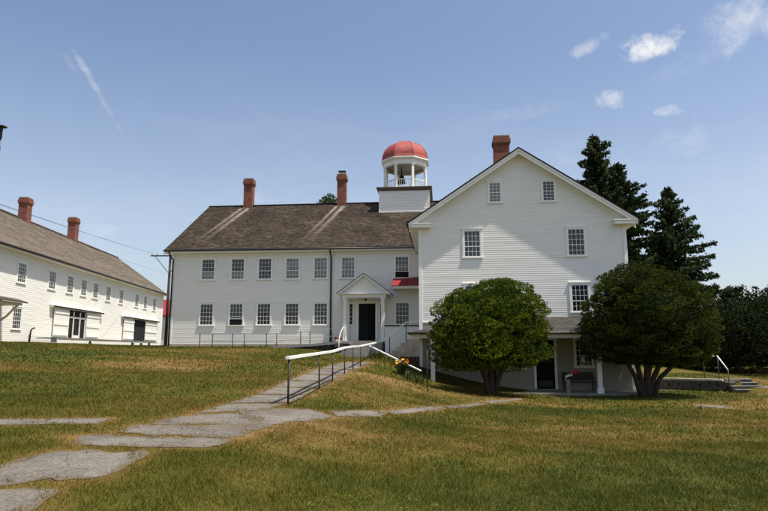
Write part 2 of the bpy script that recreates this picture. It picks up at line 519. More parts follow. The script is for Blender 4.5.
def np_mesh(name, V, nv, tint, mat, parent=None, attr='tint', loc=None):
    """V: (n, nv, 3) separate polygons of nv corners; tint: n"""
    n = V.shape[0]
    me = bpy.data.meshes.new(name)
    V = V.reshape(-1, 3)
    if loc is not None: V = V - np.array(loc)
    me.vertices.add(n * nv); me.vertices.foreach_set('co', V.astype(np.float32).ravel())
    me.loops.add(n * nv); me.loops.foreach_set('vertex_index', np.arange(n * nv, dtype=np.int32))
    me.polygons.add(n); me.polygons.foreach_set('loop_start', np.arange(0, n * nv, nv, dtype=np.int32))
    a = me.attributes.new(attr, 'FLOAT', 'POINT'); a.data.foreach_set('value', np.repeat(tint, nv).astype(np.float32))
    me.update(calc_edges=True)
    me.materials.append(mat)
    o = bpy.data.objects.new(name, me); COL.objects.link(o)
    if loc is not None: o.location = loc
    if parent: o.parent = parent
    return o


# ------------------------------------------------------------------ windows
WIN = {}


def window(parent, x, z0, w, h, nx, ny, kind='pane_dark', y=0.0, zb=0.0, cas=.10, meeting=.5, cap=True, opened=False):
    """a double-hung window standing on a wall at local y (outward is -y): x centre, z0 sill"""
    key = (round(w, 2), round(h, 2), nx, ny, kind, cap, opened, cas)
    if key in WIN:
        o = copy_tree(WIN[key], parent)
    else:
        f = MB()
        f.box(-w / 2 - cas, -w / 2, -.05, .03, 0, h); f.box(w / 2, w / 2 + cas, -.05, .03, 0, h)
        f.box(-w / 2 - cas, w / 2 + cas, -.052, .03, h, h + cas)
        if cap:
            f.box(-w / 2 - cas - .05, w / 2 + cas + .05, -.075, .03, h + cas, h + cas + .045)
        f.box(-w / 2 - cas - .03, w / 2 + cas + .03, -.07, .03, -.07, -.001)
        o = f.build('window', M['trim'], parent)
        s = MB(); t = .03
        mz = h * meeting
        zlo = h * .28 if opened else 0.0
        s.box(-w / 2, -w / 2 + t, -.038, .0, zlo, h); s.box(w / 2 - t, w / 2, -.038, .0, zlo, h)
        s.box(-w / 2 + t, w / 2 - t, -.038, .0, zlo, zlo + t * 1.3); s.box(-w / 2 + t, w / 2 - t, -.038, .0, h - t, h)
        s.box(-w / 2 + t, w / 2 - t, -.040, .0, mz - t * .6, mz + t * .6)
        mt = .018
        for i in range(1, nx):
            xx = -w / 2 + w * i / nx
            s.box(xx - mt / 2, xx + mt / 2, -.034, .0, zlo + t, h - t)
        for j in range(1, ny):
            zz = h * j / ny
            if abs(zz - mz) > .03 and zz > zlo + .05: s.box(-w / 2 + t, w / 2 - t, -.033, .0, zz - mt / 2, zz + mt / 2)
        s.build('sash', M['trim'], o)
        p = MB(); lowp = MB()
        # each light sits at a very slightly different angle, as old glass does
        for i in range(nx):
            for j in range(ny):
                a, b = -w / 2 + w * i / nx, -w / 2 + w * (i + 1) / nx
                c, d = h * j / ny, h * (j + 1) / ny
                if d <= zlo + .02: continue
                c = max(c, zlo)
                q = [(-.0245 + random.uniform(-.0045, .0045)) for _ in range(3)]
                tgt = lowp if (kind == 'pane_half' and (c + d) / 2 < mz) else p
                tgt.add([(a, q[0], c), (b, q[1], c), (b, max(-.031, min(-.018, q[1] + q[2] - q[0])), d), (a, q[2], d)], [(0, 1, 2, 3)])
        p.build('pane', M['pane_dark' if kind == 'pane_half' else kind], o)
        if lowp.v: lowp.build('pane', M['pane_blind'], o)
        if opened:
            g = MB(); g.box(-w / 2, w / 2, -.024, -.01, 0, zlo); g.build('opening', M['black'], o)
        WIN[key] = o
    o.location = (x, y, z0 - zb)
    return o


def chimney(parent, x, y, z0, z1, w, d, zb, cap=True, name='chimney', mat='brick', pot=False):
    b = MB(); hw, hd = w / 2, d / 2
    b.box(x - hw, x + hw, y - hd, y + hd, z0, z1 - .55)
    b.box(x - hw - .04, x + hw + .04, y - hd - .04, y + hd + .04, z1 - .55, z1 - .45)
    b.box(x - hw - .075, x + hw + .075, y - hd - .075, y + hd + .075, z1 - .45, z1 - .2)
    b.box(x - hw - .03, x + hw + .03, y - hd - .03, y + hd + .03, z1 - .2, z1 - .03)
    o = b.build(name, M[mat], parent, (0, 0, 0))
    c = MB()
    e = .06
    c.box(x - hw - .01, x + hw + .01, y - hd - .01, y + hd + .01, z1 - .03, z1 + .03)
    c.build('mortar_cap', M['mortar'], o)
    f = MB(); f.box(x - hw + .12, x + hw - .12, y - hd + .12, y + hd - .12, z1 + .03, z1 + (.22 if pot else .06))
    f.build('flue', M['orb_glass'] if False else (M['mortar'] if pot else M['soot']), o)
    if pot:
        g = MB(); g.box(x - hw + .06, x + hw - .06, y - hd + .06, y + hd - .06, z1 + .26, z1 + .31); g.build('rain_cap', M['soot'], o)
    return o


def gable_x(mb, x, ya, yb, zb, zr, t, inv=False):
    """triangular end wall in the plane x"""
    ym = (ya + yb) / 2
    mb.prism([(ya, zb), (yb, zb), (ym, zr)], (x, 0, 0), (0, 1, 0), (0, 0, 1), (1, 0, 0), t)


# ================================================================== MAIN LONG HOUSE
A1 = R(-5.5)
MO = Vector((-14.594, 40.9, 1.6))
ZB = MO.z
main = empty('meeting_house', MO, A1)
tag(main, 'long white two-storey clapboard house with brown roof, red-domed cupola and columned entrance porch', 'house')
LEN = 17.28
GR = 7.0                # ridge depth
ZE, ZR = 8.30, 13.10


def mpart(mb, name, mat, parent=main):
    o = mb.build(name, M[mat], parent)
    if parent is main: o.location = (0, 0, -ZB)
    return o


w = MB()
w.courses((0, 0, 0), (1, 0, 0), (0, 0, 1), (0, -1, 0), 2.02, 8.22, lambda v: (.16, LEN + .3), .118, .0075, 1.5, .0015)
w.courses((0, 14, 0), (0, -1, 0), (0, 0, 1), (-1, 0, 0), 1.5, 12.7, lambda v: (max(.0, 7 - (13.0 - v) / .66), min(14, 7 + (13.0 - v) / .66)), .118, .014, 2, .0015)
w.box(.01, LEN + 4, .01, 13.98, 1.0, 8.25)
w.prism([(.01, 8.2), (13.98, 8.2), (7, 12.85)], (.01, 0, 0), (0, 1, 0), (0, 0, 1), (1, 0, 0), 22.3)
wall = mpart(w, 'wall', 'siding')
t = MB()
t.box(-.03, .16, -.035, .16, 2.02, 8.1)
t.box(-.03, LEN + .3, -.034, .05, 7.98, 8.22)                    # frieze
t.box(-.44, 16.8, -.40, .02, 8.16, 8.24)                         # soffit
t.box(-.44, 16.8, -.44, -.395, 8.16, 8.36)                       # fascia
sl = (ZR - ZE) / (GR + .42)
for s_ in (0, 1):                                               # rake boards on the left end
    y0, y1 = (-.42, GR) if s_ == 0 else (14.42, GR)
    t.add([(-.46, y0, ZE - .16), (-.46, y0, ZE + .02), (-.46, y1, ZR + .02), (-.46, y1, ZR - .2), (-.40, y0, ZE - .16), (-.40, y0, ZE + .02), (-.40, y1, ZR + .02), (-.40, y1, ZR - .2)],
          [(0, 1, 2, 3), (7, 6, 5, 4), (0, 3, 7, 4), (1, 5, 6, 2), (0, 4, 5, 1)])
mpart(t, 'cornice', 'trim')
f = MB()
f.box(-.02, 11.9, -.03, .5, .7, 2.02); f.box(11.9, LEN, -.02, .5, .6, 2.02)
mpart(f, 'foundation', 'foundation')

# roof: front slope as shingle rows, cut along the valley with the gabled wing
nrm = Vector((0, -math.sin(math.atan(sl)), math.cos(math.atan(sl)))); ups = Vector((0, math.cos(math.atan(sl)), math.sin(math.atan(sl))))
SL = math.hypot(GR + .44, ZR - ZE)
r = MB()
VAL = lambda v: (-.47, min(22.4, 16.72 + max(0, (v - .2)) * .84))
r.courses((0, -.46, ZE + .1), (1, 0, 0), ups, nrm, 0, SL, VAL, .15, .02, .5, .004, rag=.008)
r.courses((0, 14.46, ZE + .1), (1, 0, 0), (0, -ups.y, ups.z), (0, -nrm.y, nrm.z), 0, SL, lambda v: (-.47, 22.4), .15, .02, 2, .004)
slab = [(-.465, 0), (16.70, 0), (22.4, 6.78), (22.4, SL), (-.465, SL)]
r.prism(slab, Vector((0, -.46, ZE + .1)) - nrm * .09, (1, 0, 0), ups, nrm, .086)
r.prism([(-.465, 0), (22.4, 0), (22.4, SL), (-.465, SL)], Vector((0, 14.46, ZE + .1)) - Vector((0, -nrm.y, nrm.z)) * .09, (1, 0, 0), (0, -ups.y, ups.z), (0, -nrm.y, nrm.z), .086)
r.bar((-.47, GR, ZR + .16), (22.4, GR, ZR + .16), .24, .05)
roof = mpart(r, 'roof', 'dark_roof')
chimney(roof, 2.88, 7.0, 11.8, 15.46, .72, .62, 0)
c2 = chimney(roof, 10.58, 7.0, 11.8, 15.62, .70, .62, 0, pot=True)
# eaves gutter and downspouts
g = MB()
g.tube([(-.5, -.50, 8.33), (16.72, -.50, 8.30)], .065, 8)
mpart(g, 'gutter', 'gutter')
for (xd, pts) in ((0, [(-.12, -.46, 8.28), (-.1, -.42, 8.1), (.04, -.10, 7.75), (.03, -.09, 1.7)]), (1, [(11.08, -.46, 8.28), (11.08, -.44, 8.1), (11.1, -.10, 7.75), (11.12, -.09, 2.0)])):
    d = MB(); d.tube(pts, .055, 8); mpart(d, 'downspout', 'gutter')
# windows
up_k = ['pane_half', 'pane_half', 'pane_dark', 'pane_blind', 'pane_blind', 'pane_blind', 'pane_grey']
for xc, k in zip((2.55, 4.64, 6.54, 8.45, 10.38, 12.25), up_k):
    window(main, xc, 6.36, .88, 1.40, 4, 5, k, zb=ZB, meeting=.4)
window(main, 15.86, 6.36, .88, 1.40, 4, 5, 'pane_grey', zb=ZB, meeting=.5, opened=True)
lo_k = ['pane_dark', 'pane_grey', 'pane_dark', 'pane_dark', 'pane_grey', 'pane_dark']
for i, (xc, k) in enumerate(zip((2.57, 4.64, 6.55, 8.48, 10.43, 15.88), lo_k)):
    window(main, xc, 3.27, .88, 1.42, 4, 5, k, zb=ZB, meeting=.4, opened=(i == 1))
for xc in (12.37, 14.62):
    window(main, xc, 3.25, .46, 1.40, 2, 5, 'pane_dark', zb=ZB, cas=.08, cap=False, meeting=.4)
# entrance door
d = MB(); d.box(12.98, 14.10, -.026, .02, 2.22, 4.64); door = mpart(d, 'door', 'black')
d = MB(); d.box(12.84, 12.98, -.06, .02, 2.2, 4.66); d.box(14.10, 14.24, -.06, .02, 2.2, 4.66); d.box(12.84, 14.24, -.062, .02, 4.66, 4.85)
d.build('door_casing', M['trim'], door)
d = MB(); d.box(13.62, 14.08, -.045, -.028, 2.26, 4.6); d.build('inner_door', M['doorglass'], door)
# entrance porch
pr = MB()
pr.box(11.95, 15.1, -1.62, -.02, 2.02, 2.16)
pr = mpart(pr, 'porch_floor', 'stone')
po = MB()
po.box(12.1, 14.92, -1.55, -.02, 4.92, 5.14); po.box(11.86, 15.18, -1.72, -.02, 5.14, 5.22); po.box(12.02, 15.0, -1.6, -.02, 5.22, 5.28)
po.prism([(12.0, 5.28), (15.04, 5.28), (13.52, 6.28)], (0, -1.55, 0), (1, 0, 0), (0, 0, 1), (0, 1, 0), 1.5)
portico = mpart(po, 'portico', 'trim')
for sgn in (-1, 1):
    rk = MB()
    e = Vector((13.52 + sgn * 1.72, 0, 5.17)); a = Vector((13.52, 0, 6.44)); dv = (a - e).normalized(); nn = Vector((-dv.z * (1 if sgn > 0 else -1), 0, abs(dv.x)))
    nn = Vector((sgn * abs(dv.z), 0, abs(dv.x)))
    vs = []
    for yy in (-1.78, -.02):
        for p in (e, a): vs += [Vector((p.x, yy, p.z)) - nn * .12, Vector((p.x, yy, p.z))]
    rk.add(vs, [(0, 2, 3, 1), (4, 5, 7, 6), (1, 3, 7, 5), (0, 4, 6, 2), (0, 1, 5, 4), (2, 6, 7, 3)])
    rk.build('raking_cornice', M['trim'], portico)
    rs = MB()
    rs.add([Vector((p.x, yy, p.z)) + nn * q for q in (.004, .03) for (p, yy) in ((e - dv * .04, -1.82), (a, -1.82), (a, -.02), (e - dv * .04, -.02))],
           [(0, 1, 2, 3), (4, 5, 6, 7), (0, 1, 5, 4), (1, 2, 6, 5), (2, 3, 7, 6), (3, 0, 4, 7)])
    rs.build('portico_roof', M['dark_roof'], portico)
for xc in (12.30, 14.72):
    c = MB(); c.box(xc - .1, xc + .1, -1.5, -1.3, 2.16, 4.92); c.box(xc - .14, xc + .14, -1.54, -1.26, 2.162, 2.3); c.box(xc - .14, xc + .14, -1.54, -1.26, 4.8, 4.918)
    c.build('column', M['trim'], portico)
    c = MB(); c.box(xc - .08, xc + .08, -.10, -.016, 2.16, 4.918); c.build('pilaster', M['trim'], portico)
c = MB(); c.lathe([(.0, .0), (.06, 0), (.09, -.06), (.075, -.13), (0, -.16)], 12, (13.54, -.8, 4.918)); c.build('porch_lamp', M['gutter'], portico)
# red shed hood over the side landing
h = MB()
h.add([(15.28, -.02, 6.28), (17.22, -.02, 6.40), (17.22, -1.25, 5.72), (15.28, -1.25, 5.70), (15.28, -.02, 6.24), (17.22, -.02, 6.36), (17.22, -1.25, 5.68), (15.28, -1.25, 5.66)],
      [(0, 3, 2, 1), (4, 5, 6, 7), (0, 1, 5, 4), (1, 2, 6, 5), (2, 3, 7, 6), (3, 0, 4, 7)])
for k in range(8):
    xx = 15.32 + k * .262
    h.bar((xx, -.03, 6.30 + k * .0165), (xx, -1.24, 5.72 + k * .003), .025, .03)
hood = mpart(h, 'hood_roof', 'redroof')
h = MB(); h.box(15.34, 17.2, -1.2, -.02, 5.52, 5.64)
h.box(15.34, 17.2, -1.23, -1.2, 5.50, 5.68)
h.build('hood_soffit', M['cream'], hood)
h = MB()
h.add([(15.34, -.02, 5.66), (15.34, -1.2, 5.66), (15.34, -.02, 6.22), (15.38, -.02, 5.66), (15.38, -1.2, 5.66), (15.38, -.02, 6.22)], [(0, 1, 2), (5, 4, 3), (0, 3, 4, 1), (1, 4, 5, 2), (2, 5, 3, 0)])
h.build('hood_cheek', M['redroof'], hood)

# cupola on the ridge
CX, CY = 15.72, 7.0
cu = MB()
hb = 1.92
for (o_, ux, un) in (((CX - hb, CY - hb, 0), (1, 0, 0), (0, -1, 0)), ((CX - hb, CY + hb, 0), (0, -1, 0), (-1, 0, 0)), ((CX + hb, CY - hb, 0), (0, 1, 0), (1, 0, 0)), ((CX + hb, CY + hb, 0), (-1, 0, 0), (0, 1, 0))):
    cu.courses(o_, ux, (0, 0, 1), un, 11.6, 13.86, lambda v: (.0, 2 * hb), .118, .013, 2)
cu.box(CX - hb + .01, CX + hb - .01, CY - hb + .01, CY + hb - .01, 11.0, 13.88)
cup = mpart(cu, 'cupola', 'siding'); cup.location.z -= .14
cb = MB()
for sx_ in (-1, 1):
    for sy_ in (-1, 1):
        a, b = CX + sx_ * (hb - .07), CX + sx_ * (hb + .02); c_, d_ = CY + sy_ * (hb - .07), CY + sy_ * (hb + .02)
        cb = MB(); cb.box(min(a, b), max(a, b), min(c_, d_), max(c_, d_), 11.6, 13.86); cb.build('corner_board', M['trim'], cup)
dk = MB()
dk.lathe([(hb * 1.414 + .02, 13.80), (hb * 1.414 + .20, 13.96), (hb * 1.414 + .3, 14.02), (hb * 1.414 + .3, 14.09), (0, 14.12)], 4, (CX, CY, 0), R(45), False)
dk.build('deck_cornice', M['brown'], cup)
RP = 1.72
posts = []
for k in range(8):
    a = R(22.5 + 45 * k); px_, py_ = CX + RP * math.cos(a), CY + RP * math.sin(a)
    p = MB(); m_ = Matrix.Translation((px_, py_, 0)) @ Matrix.Rotation(a, 4, 'Z')
    p.box(-.085, .085, -.085, .085, 14.11, 16.06, m_); p.box(-.12, .12, -.12, .12, 15.98, 16.06 - .002, m_); p.box(-.12, .12, -.12, .12, 14.112, 14.22, m_)
    p.build('post', M['trim'], cup); posts.append((px_, py_))
for k in range(8):
    a, b = Vector((*posts[k], 0)), Vector((*posts[(k + 1) % 8], 0))
    q = MB(); z_ = Vector((0, 0, 1))
    q.bar(a + z_ * 14.85, b + z_ * 14.85, .07, .06); q.bar(a + z_ * 14.25, b + z_ * 14.25, .06, .05)
    for i in range(1, 9):
        p = a.lerp(b, i / 9); q.bar(p + z_ * 14.25, p + z_ * 14.84, .035)
    q.build('balustrade', M['trim'], cup)
en = MB()
en.lathe([(RP - .16, 16.06), (RP + .10, 16.06), (RP + .10, 16.38), (RP + .24, 16.5), (RP + .30, 16.52), (RP + .30, 16.62), (RP - .1, 16.64)], 8, (CX, CY, 0), R(22.5), False)
en.build('entablature', M['trim'], cup)
ce = MB(); ce.lathe([(0, 16.3), (RP - .1, 16.3), (RP - .1, 16.34), (0, 16.34)], 8, (CX, CY, 0), R(22.5), False); ce.build('ceiling', M['ceiling'], cup)
do = MB()
prof = [(1.98, 16.58), (1.97, 16.72)] + [(1.93 * math.cos(R(t_)), 16.72 + 1.62 * math.sin(R(t_))) for t_ in range(4, 90, 7)] + [(0.02, 18.345)]
do.lathe(prof, 8, (CX, CY, 0), R(22.5), False)
dome = do.build('dome', M['dome'], cup)
sm_ = MB()
for k in range(8):
    a = R(22.5 + 45 * k)
    sm_.tube([(CX + rr * 1.004 * math.cos(a), CY + rr * 1.004 * math.sin(a), zz) for rr, zz in prof[1:]], .022, 5)
sm_.build('seam', M['dome'], dome)
be = MB(); be.lathe([(.0, 15.62), (.12, 15.6), (.2, 15.45), (.24, 15.2), (.34, 15.02), (.38, 14.95), (.34, 14.95)], 20, (CX - .3, CY, 0)); be.tube([(CX - .3, CY, 15.6), (CX - .3, CY, 16.3)], .04)
be.build('bell', M['bronze'], cup)

# ================================================================== GABLED WING
GO = Vector((1.848, 31.0, -.5)); ZG = GO.z
wing = empty('gabled_house', GO, A1)
tag(wing, 'white clapboard gable-fronted house with a grey-roofed lower porch, standing in front of the long house', 'house')


def gpart(mb, name, mat, parent=wing):
    o = mb.build(name, M[mat], parent)
    if parent is wing: o.location = (0, 0, -ZG)
    return o


GW, GD = 10.55, 22.0; XM = GW / 2
GE, GT = 8.22, 12.10; gs = (GT - GE) / (XM + .52)
w = MB()


def gfun(v):
    if v < 7.9: return (.14, GW - .14)
    hw = (GT - .12 - v) / gs
    return (max(.02, XM - hw), min(GW - .02, XM + hw))


w.courses((0, 0, 0), (1, 0, 0), (0, 0, 1), (0, -1, 0), 3.05, GT - .3, gfun, .112, .0075, 1.4, .0018)
w.courses((GW, 0, 0), (0, 1, 0), (0, 0, 1), (1, 0, 0), -.2, 8.2, lambda v: (.12, GD), .112, .014, 3)
w.courses((0, GD, 0), (0, -1, 0), (0, 0, 1), (-1, 0, 0), -.2, 8.2, lambda v: (0, GD - .12), .112, .014, 3)
w.prism([(.01, -.8), (GW - .01, -.8), (GW - .01, 8.2), (XM, GT - .2), (.01, 8.2)], (0, .01, 0), (1, 0, 0), (0, 0, 1), (0, 1, 0), GD)
gpart(w, 'wall', 'siding')
lw = MB()
xx = .12
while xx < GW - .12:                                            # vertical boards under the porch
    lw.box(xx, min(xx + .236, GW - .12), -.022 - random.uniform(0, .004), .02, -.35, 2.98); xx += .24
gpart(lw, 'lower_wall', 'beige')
t = MB()
t.box(-.03, .14, -.036, .12, -.3, 8.02); t.box(GW - .14, GW + .03, -.036, .12, -.3, 8.02)
t.box(.14, GW - .14, -.04, .02, 2.98, 3.06)
# eave returns
for (a, b) in ((-.50, .62), (GW - .62, GW + .50)):
    t.box(a, b, -.40, .02, 7.94, 8.02); t.box(a + .04, b - .04, -.36, .02, 8.02, 8.12)
    t.box(a - .03, b + .02, -.43, .02, 8.12, 8.17)
# soffits along the side eaves
t.box(-.50, .02, .02, GD, 7.98, 8.06); t.box(GW - .02, GW + .50, .02, GD, 7.98, 8.06)
t.box(-.53, -.5, -.40, GD, 7.98, 8.20); t.box(GW + .5, GW + .53, -.40, GD, 7.98, 8.20)
# rake boards and rake soffits
for sgn in (-1, 1):
    ex, ez = XM + sgn * (XM + .52), GE - .02
    for (y0, y1, dz0, dz1) in ((-.40, -.355, -.30, .02), (-.44, -.40, -.13, .02), (-.355, .02, -.14, -.09), (-.036, .0, -.44, -.14)):
        vs = []
        for yy in (y0, y1):
            for (xx_, zz_) in ((ex, ez), (XM, GT - .02)):
                vs += [(xx_, yy, zz_ + dz0), (xx_, yy, zz_ + dz1)]
        t.add(vs, [(0, 2, 3, 1), (4, 5, 7, 6), (1, 3, 7, 5), (0, 4, 6, 2), (0, 1, 5, 4), (2, 6, 7, 3)])
gpart(t, 'cornice', 'trim')
ga = math.atan(gs); SG = math.hypot(XM + .55, GT - GE + .02)
r = MB()
for sgn in (-1, 1):
    un = (sgn * math.sin(ga), 0, math.cos(ga)); uv = (-sgn * math.cos(ga), 0, math.sin(ga)); o_ = Vector((XM + sgn * (XM + .55), 0, GE))
    r.courses(o_, (0, 1, 0), uv, un, 0, SG, lambda v: (-.46, GD + .4), .15, .018, 2, .003)
    r.prism([(-.455, 0), (GD + .4, 0), (GD + .4, SG), (-.455, SG)], o_ - Vector(un) * .06, (0, 1, 0), uv, un, .056)
roof = gpart(r, 'roof', 'dark_roof')
chimney(roof, 4.95, 5.0, 10.6, 14.62, .92, .8, 0)
g = MB(); g.tube([(-.60, -.42, 8.22), (-.60, 8.0, 8.22)], .07, 8); gpart(g, 'gutter', 'gutter')
for xc, k in ((4.02, 'pane_blind'), (6.79, 'pane_grey')): window(wing, xc, 9.28, .60, 1.06, 3, 6, k, zb=ZG, cas=.09)
for xc, k in ((2.77, 'pane_grey'), (8.07, 'pane_dark')): window(wing, xc, 6.39, .82, 1.38, 4, 5, k, zb=ZG, meeting=.4)
for xc, k in ((2.77, 'pane_dark'), (8.12, 'pane_dark')): window(wing, xc, 3.52, .82, 1.36, 4, 5, k, zb=ZG, meeting=.4)
for xc in (1.42, 4.9): window(wing, xc, .68, .80, 1.2, 4, 4, 'pane_dark', y=-.024, zb=ZG)
window(wing, 8.15, .80, .78, 1.3, 4, 5, 'pane_dark', y=-.024, zb=ZG, meeting=.4)
d = MB(); d.box(5.8, 6.7, -.05, .02, -.3, 2.1); door = gpart(d, 'door', 'doorglass')
d = MB(); d.box(5.68, 5.8, -.075, .02, -.3, 2.1); d.box(6.7, 6.82, -.075, .02, -.3, 2.1); d.box(5.66, 6.84, -.078, .02, 2.1, 2.24); d.build('door_casing', M['trim'], door)
for za_, zb_ in ((1.0, 1.06), (-.2, .1)):
    d = MB(); d.box(5.9, 6.6, -.058, -.05, za_, zb_); d.build('door_rail', M['bench'], door)
d = MB(); d.tube([(6.6, -.07, .85), (6.6, -.12, .85)], .025); d.build('handle', M['bronze'], door)
# porch: roof hipped at the left end
PZ0, PZ1, PY = 2.38, 3.22, -2.35
XR_ = 10.75
ang = math.atan2(PZ1 - PZ0, -PY)
r = MB(); upv = Vector((0, math.cos(ang), math.sin(ang))); unv = Vector((0, -math.sin(ang), math.cos(ang))); SP = math.hypot(-PY, PZ1 - PZ0)
r.courses((0, PY, PZ0 + .05), (1, 0, 0), upv, unv, 0, SP, lambda v: (-.42 + v / SP * 3.4, XR_), .14, .014, .5, .003, rag=.006)
r.prism([(-.42, 0), (XR_, 0), (XR_, SP), (2.98, SP)], Vector((0, PY, PZ0 + .05)) - unv * .05, (1, 0, 0), upv, unv, .046)
hp = [Vector((-.42, PY, PZ0 + .05)), Vector((2.98, -.005, PZ1 + .05)), Vector((-.42, -.005, PZ0 + .05))]
r.add([p for p in hp] + [p - Vector((0, 0, .05)) for p in hp], [(0, 1, 2), (5, 4, 3), (0, 2, 5, 3)], [(p.y, p.x) for p in hp] * 2)
prf = gpart(r, 'porch_roof', 'porch_roof')
b = MB()
b.box(-.34, XR_ - .1, PY + .12, PY + .3, PZ0 - .22, PZ0 + .02)
b.box(-.34, -.2, PY + .3, -.03, PZ0 - .2, PZ0 + .02)
b.box(-.34, XR_ - .1, PY + .3, -.03, PZ0 + .02 - .03, PZ0 + .02)
b.build('porch_beam', M['cream'], prf)
g = MB(); g.tube([(-.46, PY - .05, PZ0 + .02), (XR_, PY - .05, PZ0 + .02)], .055, 8); g.tube([(-.46, PY - .05, PZ0 + .02), (-.46, -.0, PZ0 + .02)], .055, 8); g.build('porch_gutter', M['gutter'], prf)
for xc in (.68, 8.35):
    c = MB(); c.box(xc - .1, xc + .1, -2.18, -1.98, -.7, PZ0 - .22); c.box(xc - .14, xc + .14, -2.22, -1.94, -.7, -.12); c.box(xc - .13, xc + .13, -2.21, -1.95, PZ0 - .34, PZ0 - .224)
    gpart(c, 'porch_column', 'trim')
c = MB(); c.box(.25, 10.6, -2.3, -.03, -.9, -.36); gpart(c, 'porch_floor', 'stone')

# ================================================================== LEFT LONG BARN
A2 = R(93.7256)
LO = Vector((-23.349, 38.5, 1.9)); ZL = LO.z
barn = empty('workshop_building', LO, A2)
tag(barn, 'long white workshop building at the left with bleached tan roof and two sliding barn doors', 'building')


def lpart(mb, name, mat, parent=barn):
    o = mb.build(name, M[mat], parent)
    if parent is barn: o.location = (0, 0, -ZL)
    return o


X0, X1, BW = -14.0, 29.9, 11.0; BE, BR = 7.88, 12.12
bs = (BR - BE) / (BW / 2 + .45)
w = MB()
w.courses((0, 0, 0), (1, 0, 0), (0, 0, 1), (0, -1, 0), 2.0, 7.8, lambda v: (X0 + .14, X1 - .14), .125, .009, 2.2, .002)
w.courses((X0, BW, 0), (0, -1, 0), (0, 0, 1), (-1, 0, 0), 1.6, 11.8, lambda v: (max(0, BW / 2 - (BR - .1 - v) / bs), min(BW, BW / 2 + (BR - .1 - v) / bs)), .125, .014, 4)
w.prism([(.01, 1.0), (BW, 1.0), (BW, 7.8), (BW / 2, BR - .12), (.01, 7.8)], (X0 + .01, 0, 0), (0, 1, 0), (0, 0, 1), (1, 0, 0), X1 - X0 - .02)
lpart(w, 'wall', 'siding')
t = MB()
t.box(X0 - .03, X0 + .14, -.035, .1, 1.6, 7.7); t.box(X1 - .14, X1 + .03, -.035, .1, 1.6, 7.7)
t.box(X0, X1, -.034, .02, 7.5, 7.74)
t.box(X0 - .3, X1 + .3, -.42, .02, 7.74, 7.8); t.box(X0 - .3, X1 + .3, -.45, -.42, 7.74, 7.92)
for xx in (X0 - .32, X1 + .27):
    for (ya, za, yb, zb_) in ((-.45, BE, BW / 2, BR), (BW + .45, BE, BW / 2, BR)):
        t.add([(xx, ya, za - .2), (xx, ya, za + .01), (xx, yb, zb_ + .01), (xx, yb, zb_ - .22), (xx + .05, ya, za - .2), (xx + .05, ya, za + .01), (xx + .05, yb, zb_ + .01), (xx + .05, yb, zb_ - .22)],
              [(0, 1, 2, 3), (7, 6, 5, 4), (0, 3, 7, 4), (1, 5, 6, 2), (0, 4, 5, 1)])
lpart(t, 'cornice', 'trim')
ba = math.atan(bs); SB = math.hypot(BW / 2 + .47, BR - BE + .02)
r = MB()
for sgn, oy in ((1, -.47), (-1, BW + .47)):
    un = (0, -sgn * math.sin(ba), math.cos(ba)); uv = (0, sgn * math.cos(ba), math.sin(ba))
    r.courses((0, oy, BE), (1, 0, 0), uv, un, 0, SB, lambda v: (X0 - .35, X1 + .35), .15, .02, .7 if sgn > 0 else 5, .004, rag=.008)
    r.prism([(X0 - .34, 0), (X1 + .34, 0), (X1 + .34, SB), (X0 - .34, SB)], Vector((0, oy, BE)) - Vector(un) * .07, (1, 0, 0), uv, un, .066)
r.bar((X0 - .35, BW / 2, BR + .05), (X1 + .35, BW / 2, BR + .05), .22, .05)
roof = lpart(r, 'roof', 'tan_roof')
rc = MB(); rc.bar((X0 - .35, BW / 2, BR + .09), (X1 + .35, BW / 2, BR + .09), .12, .05); rc.build('ridge_cap', M['redroof'], roof)
chimney(roof, 9.75, 5.5, 11.0, 13.95, .72, .72, 0)
chimney(roof, 18.55, 5.5, 11.0, 14.25, .75, .72, 0)
g = MB(); g.tube([(X0 - .35, -.52, 7.88), (X1 + .35, -.52, 7.86)], .075, 8); lpart(g, 'gutter', 'gutter')
for i, xc in enumerate((-4.6, -.35, 3.7, 6.5, 8.9, 11.2, 13.9, 17.0, 21.2, 23.8, 26.8)):
    window(barn, xc, 5.88, .95, 1.24, 4, 5, 'pane_grey' if i % 3 == 1 else 'pane_dark', zb=ZL, meeting=.4)
window(barn, -.45, 2.93, .95, 1.28, 4, 5, 'pane_dark', zb=ZL, meeting=.4)
vp = MB(); vp.tube([(1.2, -.1, 2.1), (1.2, -.12, 2.85), (1.2, -.2, 3.0), (1.35, -.28, 3.05)], .05); lpart(vp, 'vent_pipe', 'iron')


